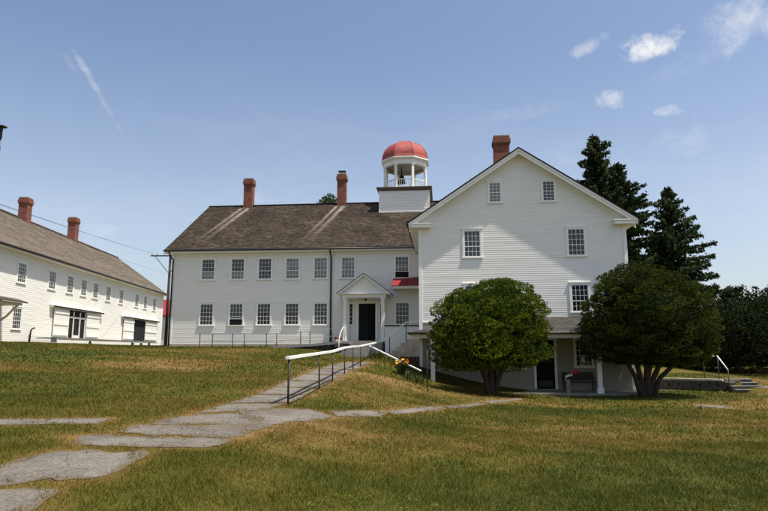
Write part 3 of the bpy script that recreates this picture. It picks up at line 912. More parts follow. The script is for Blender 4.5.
def barn_door(xa, xb, oa, ob, glazed):
    """sliding doors hung on a rail: opening oa..ob, a leaf parked each side of it"""
    tr = MB(); tr.box(xa, xb, -.26, -.02, 4.62, 4.74)
    tr.add([(xa - .05, -.02, 4.86), (xb + .05, -.02, 4.86), (xb + .05, -.34, 4.745), (xa - .05, -.34, 4.745), (xa - .05, -.02, 4.742), (xb + .05, -.02, 4.742)], [(0, 3, 2, 1), (3, 4, 5, 2), (0, 4, 3), (1, 2, 5)])
    dr = lpart(tr, 'sliding_door', 'trim')
    k = MB(); k.box(xa + .02, xb - .02, -.30, -.26, 4.64, 4.70); k.build('door_track', M['pole'], dr)
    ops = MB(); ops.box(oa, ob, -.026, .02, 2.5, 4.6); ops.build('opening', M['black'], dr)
    for (a, b) in ((xa + .5, oa + .05), (ob - .05, xb - .5)):
        lf = MB(); n = int((b - a) / .2)
        for i in range(n):
            lf.box(a + (b - a) * i / n + .004, a + (b - a) * (i + 1) / n - .004, -.15, -.11, 2.55, 4.56)
        lv = lf.build('door_leaf', M['siding'], dr)
        bt = MB()
        for zz in (2.75, 3.5, 4.3): bt.box(a + .02, b - .02, -.19, -.152, zz - .09, zz + .09)
        bt.build('batten', M['trim'], lv)
    if glazed:
        fr = MB()
        m_ = (oa + ob) / 2
        for xx in (oa + .2, m_ - .62, m_ + .5, ob - .18): fr.box(xx, xx + .12, -.07, -.028, 2.5, 4.5)
        fr.box(oa + .2, ob - .06, -.072, -.028, 4.0, 4.12); fr.box(m_ - .5, m_ + .5, -.072, -.028, 2.5, 2.72)
        fr.build('glazed_screen', M['trim'], dr)


barn_door(3.7, 12.7, 6.4, 9.7, True)
barn_door(17.3, 28.2, 20.5, 24.0, False)
# bracketed hood over the barn's side door
h = MB()
n = 10
for i in range(n):
    f0, f1 = i / n, (i + 1) / n
    def P(f): return (-.02 - 1.55 * f, 4.78 - .32 * f * f)
    (ya, za), (yb, zb_) = P(f0), P(f1)
    h.add([(-5.3, ya, za), (-2.3, ya, za), (-2.3, yb, zb_), (-5.3, yb, zb_), (-5.3, ya, za - .06), (-2.3, ya, za - .06), (-2.3, yb, zb_ - .06), (-5.3, yb, zb_ - .06)], [(0, 3, 2, 1), (4, 5, 6, 7), (0, 1, 5, 4), (1, 2, 6, 5), (2, 3, 7, 6), (3, 0, 4, 7)])
hd = lpart(h, 'door_hood', 'pole')
s_ = MB(); s_.box(-5.1, -2.5, -1.35, -.02, 4.24, 4.4); s_.build('hood_soffit', M['cream'], hd)
for xx in (-4.9, -2.72):
    b = MB()
    b.tube([(xx, -.05, 3.3), (xx, -.25, 3.34), (xx, -.6, 3.6), (xx, -.95, 4.0), (xx, -1.2, 4.26)], .07, 8); b.build('bracket', M['cream'], hd)
d = MB(); d.box(-4.5, -3.1, -.034, .02, 2.2, 4.2); dd = lpart(d, 'door', 'doorglass')
d = MB(); d.box(-4.62, -4.5, -.06, .02, 2.1, 4.22); d.box(-3.1, -2.98, -.06, .02, 2.1, 4.22); d.build('door_casing', M['trim'], dd)

# loading platform in front of the barn
LF = Matrix.Translation(Vector((LO.x, LO.y, 0))) @ Matrix.Rotation(A2, 4, 'Z')
pf = empty('loading_platform', LF @ Vector((1.7, -.9, 1.95)), A2)
tag(pf, 'low grey plank loading platform with pale skirt along the workshop barn doors', 'platform')
p = MB()
for i in range(8): p.box(0, 21.4, -.78 + .18 * i, -.78 + .18 * i + .17, .44, .50)
p.build('deck', M['grey_wood'], pf)
p = MB(); p.box(0, 14.0, -.74, -.70, -.1, .43); p.box(14.9, 16.3, -.74, -.70, .1, .43); p.box(17.2, 18.6, -.74, -.70, .1, .43); p.box(19.4, 21.4, -.74, -.70, -.1, .43); p.build('skirt', M['trim'], pf)
p = MB()
for xx in (5.8, 8.9): p.lathe([(0, 0), (.3, 0), (.3, .01), (0, .01)], 18, (0, 0, 0))
for xx in (5.2, 14.4, 16.7, 19.0):
    p = MB(); p.tube([(xx, -.755, .08), (xx, -.69, .08)], .27, 16); p.build('drain_arch', M['black'], pf)

# ================================================================== other buildings
ro = Vector((-34, 85, 1.9))
red = empty('shed', ro, R(-4)); tag(red, 'distant shed with bright red roof and pale walls seen between the two long buildings', 'shed')
w = MB(); w.courses((0, 0, 0), (1, 0, 0), (0, 0, 1), (0, -1, 0), 0, 4.6, lambda v: (0, 14), .15, .015, 4); w.prism([(0, -.4), (8, -.4), (8, 4.6), (4, 6.8), (0, 4.6)], (0.01, .01, 0), (0, 1, 0), (0, 0, 1), (1, 0, 0), 14)
w.build('wall', M['siding_old'], red)
r = MB()
for sgn, oy in ((1, -.4), (-1, 8.4)):
    a = math.atan(2.55 / 4.4); un = Vector((0, -sgn * math.sin(a), math.cos(a))); uv = Vector((0, sgn * math.cos(a), math.sin(a)))
    r.prism([(-.3, 0), (14.3, 0), (14.3, 5.1), (-.3, 5.1)], (0, oy, 4.5), (1, 0, 0), uv, un, .08)
r.build('roof', M['redroof'], red)

# ================================================================== lawn, path
quads = [[(48, 450.5), (154, 451.5), (109, 477.5), (-75, 491)], [(-90, 494), (66, 487), (22, 520), (-140, 540)],
         [(70, 435.8), (236, 438.5), (218, 447.8), (80, 447)], [(140, 424), (256, 429.6), (240, 438), (112, 434)], [(170, 417), (240, 412), (268, 425.2), (148, 425.5)],
         [(237, 411.5), (308, 408.8), (338, 417.8), (262, 425.8)], [(198, 425.5), (278, 424), (256, 431.5), (192, 429.5)],
         [(-30, 420), (112, 418.5), (98, 424.5), (-50, 426)],
         [(197, 413), (225, 404), (288, 404), (262, 411)], [(227, 403.5), (255, 395), (305, 395.5), (290, 403)], [(256, 394.5), (272, 387.5), (318, 389), (307, 395)], [(273, 387), (287, 381), (330, 382.5), (319, 388.5)],
         [(288, 380.6), (303, 374.6), (342, 376), (331, 382)], [(304, 374.2), (318, 369), (352, 370.5), (343, 375.6)], [(319, 368.7), (331, 365), (363, 366), (353, 370.1)], [(332, 364.8), (343, 362), (374, 362.3), (364, 365.7)],
         [(330, 411), (388, 410.8), (382, 417), (337, 417.5)], [(388, 411), (440, 406.3), (446, 409.3), (392, 414.5)], [(444, 406), (480, 402), (486, 404.2), (450, 408.3)], [(484, 401.8), (520, 398), (524, 399.8), (490, 404)],
         [(655, 388), (705, 387), (705, 389), (655, 390.5)], [(707, 387), (775, 386), (775, 388.4), (707, 389)], [(697, 404.5), (730, 406.5), (728, 409), (694, 406)]]
path = MB(); plan = []; rimv = []
for qi, q in enumerate(quads):
    c = [ground(*p) for p in q]
    plan.append(np.array([p[:2] for p in c]))
    nu = 26; nvv = 14; vs = []; rs_ = random.random() * 90; ww = .3 if 7 <= qi <= 14 else 1.0
    for j in range(nvv + 1):
        for i in range(nu + 1):
            u, v = i / nu, j / nvv
            # wobble along the rim
            e = .035
            # round the corners and let the edge wander
            a_, b_ = 2 * u - 1, 2 * v - 1
            k_ = 1 - .13 * ww * (abs(a_) ** 5) * (abs(b_) ** 5)
            uu = .5 + a_ * k_ / 2 + abs(a_) ** 3 * .09 * (float(fbm(u * 2 + rs_, v * 5, 5, 4)) - .5); vv = .5 + b_ * k_ / 2 + abs(b_) ** 3 * .32 * ww * (float(fbm(u * 6 + rs_, v * 2 + 7, 6, 4)) - .5)
            p = (c[0] * (1 - uu) + c[1] * uu) * (1 - vv) + (c[3] * (1 - uu) + c[2] * uu) * vv
            vs.append((p[0], p[1], 0))
    zs = terr(np.array([p[0] for p in vs]), np.array([p[1] for p in vs]))
    tilt = random.uniform(-.006, .006)
    vs = [(p[0], p[1], z + .007 + tilt * (k % (nu + 1) / nu - .5) + .006 * float(vnoise(p[0] * 5, p[1] * 5, 4))) for k, (p, z) in enumerate(zip(vs, zs))]
    fs = [(j * (nu + 1) + i, (j + 1) * (nu + 1) + i, (j + 1) * (nu + 1) + i + 1, j * (nu + 1) + i + 1) for j in range(nvv) for i in range(nu)]
    if (c[1] - c[0])[0] * (c[3] - c[0])[1] - (c[1] - c[0])[1] * (c[3] - c[0])[0] > 0: fs = [tuple(reversed(f)) for f in fs]
    rim = [i for i in range(nu + 1)] + [j * (nu + 1) + nu for j in range(1, nvv + 1)] + [nvv * (nu + 1) + i for i in range(nu - 1, -1, -1)] + [j * (nu + 1) for j in range(nvv - 1, 0, -1)]
    nb = len(vs); vs += [(vs[i][0], vs[i][1], vs[i][2] - .09) for i in rim]
    nr = len(rim)
    rimv += [min(min(i / nu, 1 - i / nu) * np.linalg.norm(c[1] - c[0]), min(j / nvv, 1 - j / nvv) * np.linalg.norm(c[3] - c[0])) for j in range(nvv + 1) for i in range(nu + 1)] + [0.0] * nr
    fs += [(rim[k], rim[(k + 1) % nr], nb + (k + 1) % nr, nb + k) for k in range(nr)]
    path.add(vs, fs)


def concrete_mat():
    m, nt, b = new_mat('cracked_concrete_slabs')
    tc = N(nt, 'ShaderNodeTexCoord')
    n1 = N(nt, 'ShaderNodeTexNoise', i_Scale=.9, i_Detail=9.0, i_Roughness=.7); nt.links.new(tc.outputs['Object'], n1.inputs['Vector'])
    n2 = N(nt, 'ShaderNodeTexNoise', i_Scale=28.0, i_Detail=5.0, i_Roughness=.8); nt.links.new(tc.outputs['Object'], n2.inputs['Vector'])
    vo = N(nt, 'ShaderNodeTexVoronoi', feature='DISTANCE_TO_EDGE', i_Scale=.75)
    mp = N(nt, 'ShaderNodeVectorMath', operation='MULTIPLY_ADD'); mp.inputs[1].default_value = (.5, .5, .5)
    nt.links.new(n1.outputs['Color'], mp.inputs[0]); nt.links.new(tc.outputs['Object'], mp.inputs[2]); nt.links.new(mp.outputs[0], vo.inputs['Vector'])
    r1 = ramp(nt, [(.3, (.085, .074, .06)), (.5, (.16, .143, .12)), (.7, (.22, .2, .172))]); nt.links.new(n1.outputs['Fac'], r1.inputs['Fac'])
    r2 = ramp(nt, [(.36, (.45, .44, .42)), (.6, (1.12, 1.1, 1.08))]); nt.links.new(n2.outputs['Fac'], r2.inputs['Fac'])
    c = mixc(nt, 1, r1.outputs['Color'], r2.outputs['Color'], 'MULTIPLY')
    cr = ramp(nt, [(.0, (.75, .75, .75)), (.008, (0, 0, 0))]); nt.links.new(vo.outputs['Distance'], cr.inputs['Fac'])
    c = mixc(nt, cr.outputs['Color'], c, (.05, .045, .03))
    ed = N(nt, 'ShaderNodeAttribute', attribute_name='edge')
    n5 = N(nt, 'ShaderNodeTexNoise', i_Scale=6.0, i_Detail=6.0, i_Roughness=.7); nt.links.new(tc.outputs['Object'], n5.inputs['Vector'])
    sm5 = N(nt, 'ShaderNodeMath', operation='MULTIPLY_ADD'); nt.links.new(n5.outputs['Fac'], sm5.inputs[0]); sm5.inputs[1].default_value = -.30; nt.links.new(ed.outputs['Fac'], sm5.inputs[2])
    mr5 = N(nt, 'ShaderNodeMapRange'); mr5.inputs['From Min'].default_value = -.02; mr5.inputs['From Max'].default_value = -.15; mr5.inputs['To Max'].default_value = .85
    nt.links.new(sm5.outputs[0], mr5.inputs['Value'])
    c = mixc(nt, mr5.outputs[0], c, (.11, .08, .04))
    nt.links.new(c, b.inputs['Base Color']); b.inputs['Roughness'].default_value = .92; b.inputs['Specular IOR Level'].default_value = .2
    bp = N(nt, 'ShaderNodeBump', i_Strength=.7, i_Distance=.012); nt.links.new(n2.outputs['Fac'], bp.inputs['Height']); nt.links.new(bp.outputs['Normal'], b.inputs['Normal'])
    return m


po_ = path.build('path', concrete_mat()); po_['kind'] = 'structure'
ea_ = po_.data.attributes.new('edge', 'FLOAT', 'POINT'); ea_.data.foreach_set('value', np.array(rimv, np.float32))


def in_quad(P, q, grow=0.0):
    ctr = q.mean(0); q = ctr + (q - ctr) * (1 + grow)
    sgn = np.sign((q[1, 0] - q[0, 0]) * (q[2, 1] - q[1, 1]) - (q[1, 1] - q[0, 1]) * (q[2, 0] - q[1, 0]))
    ok = np.ones(len(P), bool)
    for k in range(4):
        a, b = q[k], q[(k + 1) % 4]
        ok &= sgn * ((b[0] - a[0]) * (P[:, 1] - a[1]) - (b[1] - a[1]) * (P[:, 0] - a[0])) > 0
    return ok


def seg_dist(P, a, b):
    a = np.array(a); b = np.array(b); d = b - a
    t = np.clip(((P - a) @ d) / (d @ d), 0, 1)
    return np.hypot(*(P - a - t[:, None] * d).T)


def path_dist(P):
    d = np.full(len(P), 9.0)
    for q in plan:
        if np.hypot(*(q.mean(0))) > 34: continue
        for k in range(4): d = np.minimum(d, seg_dist(P, q[k], q[(k + 1) % 4]))
    return d


def dryness(P):
    x, y = P[:, 0], P[:, 1]
    s = fbm(x * .22 + 3, y * .30, 11, 4) * 1.05 + .40 * (fbm(x * 1.3, y * 1.3, 29, 3) - .5) - .05
    d = path_dist(P)
    s = s + .30 * np.exp(-(d / .22) ** 2)
    # worn strip crossing the front lawn beside the path junction, and mown streaks on the left lawn
    s = s + .20 * np.exp(-((x + .6 - (y - 11) * .35) / 1.5) ** 2 - ((y - 11.5) / 4.5) ** 2)
    s = s + .16 * np.exp(-((x + 6) / 4.5) ** 2) * np.exp(-((y - 20) / 7) ** 2)
    s = s - .14 * np.exp(-((x - 1) / 3.0) ** 2 - ((y - 5.5) / 2.5) ** 2)
    return np.clip(s, 0, 1)


def axis(lo, hi, step, far, g=1.22):
    c = list(np.arange(lo, hi + 1e-6, step)); s = step
    while c[-1] < far: s *= g; c.append(c[-1] + s)
    s = step; a = []
    x = lo
    while x > -far: s *= g; x -= s; a.append(x)
    return np.array(a[::-1] + c)


xs = axis(-26, 24, .22, 900); ys = axis(2, 42, .22, 900)
GX, GY = np.meshgrid(xs, ys)
GZ = terr(GX, GY)
me = bpy.data.meshes.new('ground')
nx_, ny_ = len(xs), len(ys)
me.vertices.add(nx_ * ny_); me.vertices.foreach_set('co', np.c_[GX.ravel(), GY.ravel(), GZ.ravel()].astype(np.float32).ravel())
ii = np.arange(nx_ * ny_).reshape(ny_, nx_)
F = np.stack([ii[:-1, :-1], ii[:-1, 1:], ii[1:, 1:], ii[1:, :-1]], -1).reshape(-1, 4)
me.loops.add(F.size); me.loops.foreach_set('vertex_index', F.ravel().astype(np.int32))
me.polygons.add(len(F)); me.polygons.foreach_set('loop_start', np.arange(0, F.size, 4, dtype=np.int32))
me.polygons.foreach_set('use_smooth', np.ones(len(F), bool))
at_ = me.attributes.new('dry', 'FLOAT', 'POINT'); at_.data.foreach_set('value', dryness(np.c_[GX.ravel(), GY.ravel()]).astype(np.float32))
me.update(calc_edges=True); me.materials.append(M['ground'])
go = bpy.data.objects.new('ground', me); COL.objects.link(go); go['kind'] = 'structure'


# grass blades
def to_local(P, O, a):
    c, s = math.cos(a), math.sin(a)
    d = P - np.array([O.x, O.y]); return d[:, 0] * c + d[:, 1] * s, -d[:, 0] * s + d[:, 1] * c


def blocked(P):
    b = np.zeros(len(P), bool)
    b2 = np.zeros(len(P), bool)
    for q in plan: b2 |= in_quad(P, q, 0)
    k = np.where(b2)[0]
    if len(k): b[k] = path_dist(P[k]) > .02 + .20 * np.clip(fbm(P[k][:, 0] * 5, P[k][:, 1] * 5, 91, 3) * 2.2 - .75, 0, 1)
    lx, ly = to_local(P, GO, A1); b |= (lx > .2) & (lx < 10.7) & (ly > -2.25)
    lx, ly = to_local(P, MO, A1); b |= (lx > -.05) & (ly > -.05); b |= (lx > 11.9) & (lx < 15.2) & (ly > -3.5)
    b |= (lx > 7.4) & (lx < 12.4) & (ly > -2.4); b |= (lx > 14.9) & (ly > -4.2)
    lx, ly = to_local(P, LO, A2); b |= (ly > -.05)
    return b


def grass(y0, y1, dens, hgt, wid, bend, seed):
    A = 1.47 * (y1 * y1 - y0 * y0) / 2 + 9 * (y1 - y0)
    n = int(A * dens)
    y = np.sqrt(rng.random(n) * (y1 ** 2 - y0 ** 2) + y0 ** 2); x = (rng.random(n) - .5) * (1.47 * y + 9)
    P = np.c_[x, y]
    cl = fbm(x * 2.5, y * 2.5, seed, 3)
    keep = (rng.random(n) < .35 + 1.1 * cl) & ~blocked(P)
    P = P[keep]; cl = cl[keep]; n = len(P)
    dr = dryness(P)
    z = terr(P[:, 0], P[:, 1])
    h = hgt * (.45 + .9 * rng.random(n)) * (.6 + .9 * cl) * (1.15 - .45 * dr)
    # rougher growth on the bank beside the steps and at the foot of the porch
    rough = np.exp(-((P[:, 0] - .1) / .8) ** 2 - ((P[:, 1] - 30.4) / 1.6) ** 2) + .7 * np.exp(-((P[:, 0] - 1.5) / .7) ** 2 - ((P[:, 1] - 28.2) / 1.2) ** 2)
    h = h * (1 + 4.0 * np.clip(rough, 0, 1)) 
    h = h * np.clip(.6 + path_dist(P) / .35, .6, 1) * np.where(rng.random(n) < .012, 1.9, 1.0)
    a = rng.random(n) * 2 * math.pi; l = bend * (.2 + rng.random(n)) * h
    ux, uy = np.cos(a), np.sin(a)
    b_ = rng.random(n) * 2 * math.pi; wx, wy = np.cos(b_) * wid, np.sin(b_) * wid
    V = np.empty((n, 3, 3))
    base = np.c_[P, z - .005]
    V[:, 0] = base + np.c_[wx, wy, np.zeros(n)] / 2; V[:, 1] = base - np.c_[wx, wy, np.zeros(n)] / 2
    V[:, 2] = base + np.c_[ux * l, uy * l, h]
    tint = np.clip(dr + rng.normal(0, .12, n) - .03, 0, 1)
    return V, tint


Vs = []; Ts = []
for args in ((2.5, 4.2, 1500, .05, .009, .9, 40), (4.2, 8, 2900, .052, .0075, .9, 41), (8, 13, 1500, .056, .011, .9, 42), (13, 21, 480, .06, .02, .9, 43), (21, 41, 110, .07, .04, .8, 44)):
    V, T = grass(*args); Vs.append(V); Ts.append(T)
gr = np_mesh('grass', np.concatenate(Vs), 3, np.concatenate(Ts), M['blade']); gr['kind'] = 'stuff'
tag(gr, 'short summer lawn of green and straw-dry blades covering the slope', 'grass')

# broad-leaved weeds in the near lawn
n = 300
y = np.sqrt(rng.random(n) * (10.5 ** 2 - 4.4 ** 2) + 4.4 ** 2); x = (rng.random(n) - .5) * 1.3 * y
P = np.c_[x, y]; k = (fbm(x * .6, y * .6, 77, 3) > .5) & ~blocked(P); P = P[k]
LV = []; LT = []
for p in P:
    z = tz(*p) + .012; s = random.uniform(.012, .026); t_ = random.random()
    for j in range(random.randint(4, 8)):
        a = random.random() * 6.28; rr = random.uniform(.01, .05); c = np.array([p[0] + rr * math.cos(a), p[1] + rr * math.sin(a), z + random.uniform(.0, .03)])
        d1 = np.array([math.cos(a), math.sin(a), random.uniform(.1, .6)]) * s; d2 = np.array([-math.sin(a), math.cos(a), random.uniform(-.2, .2)]) * s * .6
        LV.append([c - d1 * .2, c + d1 * .5 + d2, c + d1 * 1.1, c + d1 * .5 - d2]); LT.append(min(1, max(0, t_ + random.uniform(-.2, .2))))
wd = np_mesh('weeds', np.array(LV), 4, np.array(LT), M['weed']); wd['kind'] = 'stuff'; tag(wd, 'low broad-leaved weeds scattered through the near lawn', 'weeds')


# ================================================================== foliage
def tufts(C, Nn, size, per, spread, tint, flat=1.0, droop=0.0):
    """per little leaves around each point C, leaning along normals Nn"""
    n = len(C)
    C = np.repeat(C, per, 0); Nn = np.repeat(Nn, per, 0); tint = np.repeat(tint, per)
    m = len(C)
    d = Nn + rng.normal(0, spread, (m, 3)); d[:, 2] -= droop
    d /= np.linalg.norm(d, axis=1)[:, None] + 1e-9
    q = rng.normal(0, 1, (m, 3)); q[:, 2] *= flat
    w = np.cross(d, q); w /= np.linalg.norm(w, axis=1)[:, None] + 1e-9
    s = size * (.6 + .8 * rng.random(m))[:, None]
    c = C + rng.normal(0, size * .45, (m, 3))
    V = np.stack([c - d * s * .4 - w * s * .18, c - d * s * .4 + w * s * .18, c + d * s * .35 + w * s * .26, c + d * s * .75, c + d * s * .35 - w * s * .26], 1)
    return V, np.clip(tint + rng.normal(0, .13, m), 0, 1)


def sphere_pts(n):
    v = rng.normal(0, 1, (n, 3)); return v / np.linalg.norm(v, axis=1)[:, None]


def yew(name, base, lobes, stems, mat, label, nclump, per_clump, zmin):
    root = empty(name, base); tag(root, label, 'tree', 'round yews before the gabled house')
    area = np.array([a[1][0] * a[1][1] + a[1][0] * a[1][2] + a[1][1] * a[1][2] for a in lobes]); area = area / area.sum()
    CV = []; CN = []; CT = []
    for (c, rad), fr in zip(lobes, area):
        c = np.array(c); rad = np.array(rad)
        k = int(nclump * fr); i_ = np.arange(k) + .5
        ph_ = i_ * 2.399963 + rng.normal(0, .12, k); cz_ = np.clip(1 - 1.75 * i_ / k + rng.normal(0, .02, k), -.99, .99)
        u = np.c_[np.cos(ph_) * np.sqrt(1 - cz_ ** 2), np.sin(ph_) * np.sqrt(1 - cz_ ** 2), cz_]
        # filler leaves just inside the surface, tinted dark as painted shade between clumps
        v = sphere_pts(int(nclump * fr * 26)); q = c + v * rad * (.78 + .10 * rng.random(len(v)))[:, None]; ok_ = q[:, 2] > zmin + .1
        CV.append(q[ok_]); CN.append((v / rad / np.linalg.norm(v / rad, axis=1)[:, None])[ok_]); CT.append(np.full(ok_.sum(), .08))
        bump = np.sin(u[:, 0] * 6.1 + c[0]) * np.sin(u[:, 1] * 5.3 + c[2]) * .6 + np.sin(u[:, 2] * 9.0 + 3 * u[:, 0] + c[1]) * .5
        ctr = c + u * rad * (.975 + .045 * bump + rng.normal(0, .03, len(u)))[:, None]
        nr = u / rad; nr /= np.linalg.norm(nr, axis=1)[:, None]
        for p, nn in zip(ctr, nr):
            if p[2] < zmin + .1 * rng.random(): continue
            # skip clumps buried in another lobe
            if any((((p - np.array(c2)) / np.array(r2)) ** 2).sum() < .86 for (c2, r2) in lobes): continue
            s = .15 + .25 * rng.random() ** 1.5
            v = sphere_pts(per_clump); v = v[(v @ nn) > -.25]
            q = p + v * np.array([s * 1.4, s * 1.4, s * .52])
            no = v * np.array([1, 1, 1.4]) + nn * .5 + np.array([0, 0, .25]); no /= np.linalg.norm(no, axis=1)[:, None]
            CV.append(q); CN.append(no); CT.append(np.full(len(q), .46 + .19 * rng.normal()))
    C = np.concatenate(CV); Nn = np.concatenate(CN); T = np.concatenate(CT)
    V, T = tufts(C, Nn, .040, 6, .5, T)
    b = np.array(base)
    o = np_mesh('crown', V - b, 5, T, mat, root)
    core = MB()
    for (c, rad) in lobes:
        nseg = 28
        prof = [(math.sin(t_) , -math.cos(t_)) for t_ in np.linspace(.55, math.pi, 16)]
        vs = []
        for (rr, zz) in prof:
            for k in range(nseg):
                a = 2 * math.pi * k / nseg
                w_ = .70 + .05 * math.sin(3 * a + 4 * zz) + random.uniform(-.02, .02)
                vs.append((c[0] - b[0] + rad[0] * rr * math.cos(a) * w_, c[1] - b[1] + rad[1] * rr * math.sin(a) * w_, max(c[2] + rad[2] * zz * w_, zmin + .05) - b[2]))
        core.add(vs, [(i * nseg + k, i * nseg + (k + 1) % nseg, (i + 1) * nseg + (k + 1) % nseg, (i + 1) * nseg + k) for i in range(len(prof) - 1) for k in range(nseg)], smooth=True)
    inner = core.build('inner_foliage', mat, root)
    a_ = inner.data.attributes.new('tint', 'FLOAT', 'POINT'); a_.data.foreach_set('value', np.full(len(inner.data.vertices), .1, np.float32))  # dark tint: shade inside the crown put into the core's colour
    for (pts, rad) in stems:
        m = MB(); m.tube([Vector(p) - Vector(base) for p in pts], rad, 9); m.build('trunk', M['bark'], root)
    return root


b1 = (4.62, 26.2, tz(4.62, 26.2))
LZ = b1[2]
yew('round_yew', b1,
    [((3.52, 25.0, 2.5), (1.36, 1.15, 1.52)), ((5.2, 26.5, 2.88), (1.72, 1.5, 1.78)), ((4.6, 26.3, 1.55), (1.68, 1.4, .95)), ((3.15, 25.4, 1.5), (.9, 1.0, .85)), ((5.95, 26.2, 1.7), (.95, 1.05, .95))],
    [([(4.50, 26.1, LZ - .1), (4.36, 26.1, .4), (4.12, 26.0, 1.0), (3.7, 26.0, 1.8)], [.15, .12, .11, .08]),
     ([(4.62, 26.2, LZ - .1), (4.60, 26.2, .5), (4.55, 26.2, 1.1), (4.6, 26.2, 2.0)], [.17, .14, .13, .09]),
     ([(4.75, 26.2, LZ - .1), (4.92, 26.2, .4), (5.2, 26.2, 1.05), (5.6, 26.2, 1.9)], [.14, .11, .10, .08]),
     ([(4.70, 26.35, LZ - .1), (4.78, 26.4, .5), (4.92, 26.5, 1.15), (5.1, 26.6, 2.0)], [.12, .10, .09, .07])],
    M['yew'], 'bright green round yew with two merged lobes, left of the lower porch door', 700, 120, .62)
b2 = (11.75, 27.2, tz(11.75, 27.2))
LZ = b2[2]
yew('round_yew', b2,
    [((12.0, 27.3, 3.1), (2.6, 2.3, 2.15)), ((13.0, 27.3, 2.45), (1.75, 1.8, 1.65)), ((10.7, 27.2, 2.35), (1.6, 1.6, 1.55)), ((11.6, 27.3, 3.7), (1.7, 1.6, 1.75)), ((12.05, 27.2, 1.85), (2.4, 2.0, 1.1)), ((13.7, 27.2, 2.35), (.95, 1.1, .85))],
    [([(11.45, 27.1, LZ - .1), (11.15, 27.1, .5), (10.7, 27.05, 1.3), (10.3, 27, 2.2)], [.14, .1, .09, .06]),
     ([(11.60, 27.2, LZ - .1), (11.45, 27.2, .4), (11.3, 27.2, 1.2), (11.1, 27.2, 2.2)], [.16, .12, .1, .07]),
     ([(11.75, 27.2, LZ - .1), (11.75, 27.2, .4), (11.85, 27.2, 1.3), (12.0, 27.2, 2.4)], [.18, .15, .13, .1]),
     ([(11.85, 27.3, LZ - .1), (12.05, 27.3, .3), (12.45, 27.3, 1.1), (13.0, 27.3, 2.2)], [.15, .12, .1, .07]),
     ([(11.95, 27.2, LZ - .1), (12.3, 27.2, .35), (12.95, 27.15, .95), (13.8, 27.1, 1.7)], [.13, .1, .09, .06]),
     ([(11.6, 27.35, LZ - .1), (11.9, 27.4, .5), (12.2, 27.5, 1.3), (12.5, 27.6, 2.3)], [.12, .1, .08, .06])],
    M['yew_dark'], 'broad dark green domed yew with fanned stems at the gabled house right end', 940, 120, .84)


def spruce(base, H, Wd, seed, label, lean=0.0):
    rs = np.random.default_rng(seed)
    root = empty('spruce_tree', base); tag(root, label, 'tree', 'tall spruces behind the gabled house')
    tr = MB(); tr.tube([(0, 0, -.3), (lean * .3, 0, H * .4), (lean, 0, H * .98)], [.28, .18, .02], 8); tr.build('trunk', M['bark'], root)
    C = []; Nn = []; T = []
    z = H * .06
    br = MB()
    while z < H * .985:
        f = 1 - z / H
        L0 = Wd * (f ** .66) * (.80 + .3 * rs.random()) * min(1, f / .10 + .12)
        nb = int(rs.integers(6, 9)) if f > .25 else 5
        a0 = rs.random() * 6.28
        tv = rs.normal(0, .12)
        for k in range(nb):
            a = a0 + k * 6.283 / nb + rs.normal(0, .2); L = L0 * (.35 + .75 * rs.random() ** .8) + .05
            dx, dy = math.cos(a), math.sin(a)
            m = max(4, int(L / .17))
            t = np.linspace(.08, 1, m)
            dz = L * (-.36 * t + .24 * t ** 2) * (.4 + f) + .5 * (1 - f) ** 3 * t * L + rs.normal(0, .06) * L * t
            bx = lean * z / H + dx * L * t; by = dy * L * t; bz = z + dz + rs.normal(0, .03)
            if L > 1.0: br.tube([(bx[0], by[0], bz[0]), (bx[m // 2], by[m // 2], bz[m // 2]), (bx[-1], by[-1], bz[-1])], [.035, .025, .01], 4, False)
            for i in range(m):
                wdt = (.05 + .34 * (1 - t[i]) * (t[i] + .15) * 1.7) * min(1, L / 1.5)
                for s_ in range(9):
                    off = rs.uniform(-1, 1) * wdt
                    C.append((bx[i] - dy * off, by[i] + dx * off, bz[i] - .10 * abs(off) - .18 * rs.random()))
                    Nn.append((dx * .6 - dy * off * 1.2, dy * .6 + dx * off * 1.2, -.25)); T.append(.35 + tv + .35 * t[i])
        z += (.35 + .22 * rs.random()) * (.7 + .6 * f)
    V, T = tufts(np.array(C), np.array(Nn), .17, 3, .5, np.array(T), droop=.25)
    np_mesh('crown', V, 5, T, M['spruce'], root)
    br.build('branch', M['bark'], root)


def gz_(x, y): return (x, y, tz(x, y))


p = at(594, 133, 50); spruce(gz_(p.x, 50), p.z - tz(p.x, 50), 6.4, 1, 'tallest spruce, its tip just right of the gable roof')
p = at(617, 160, 49); spruce(gz_(p.x, 49), p.z - tz(p.x, 49), 5.8, 2, 'slightly shorter spruce crowding the right side of the tallest one')
p = at(667, 187, 47); spruce(gz_(p.x, 47), p.z - tz(p.x, 47), 5.8, 3, 'spruce standing clear to the right, above the domed yew')


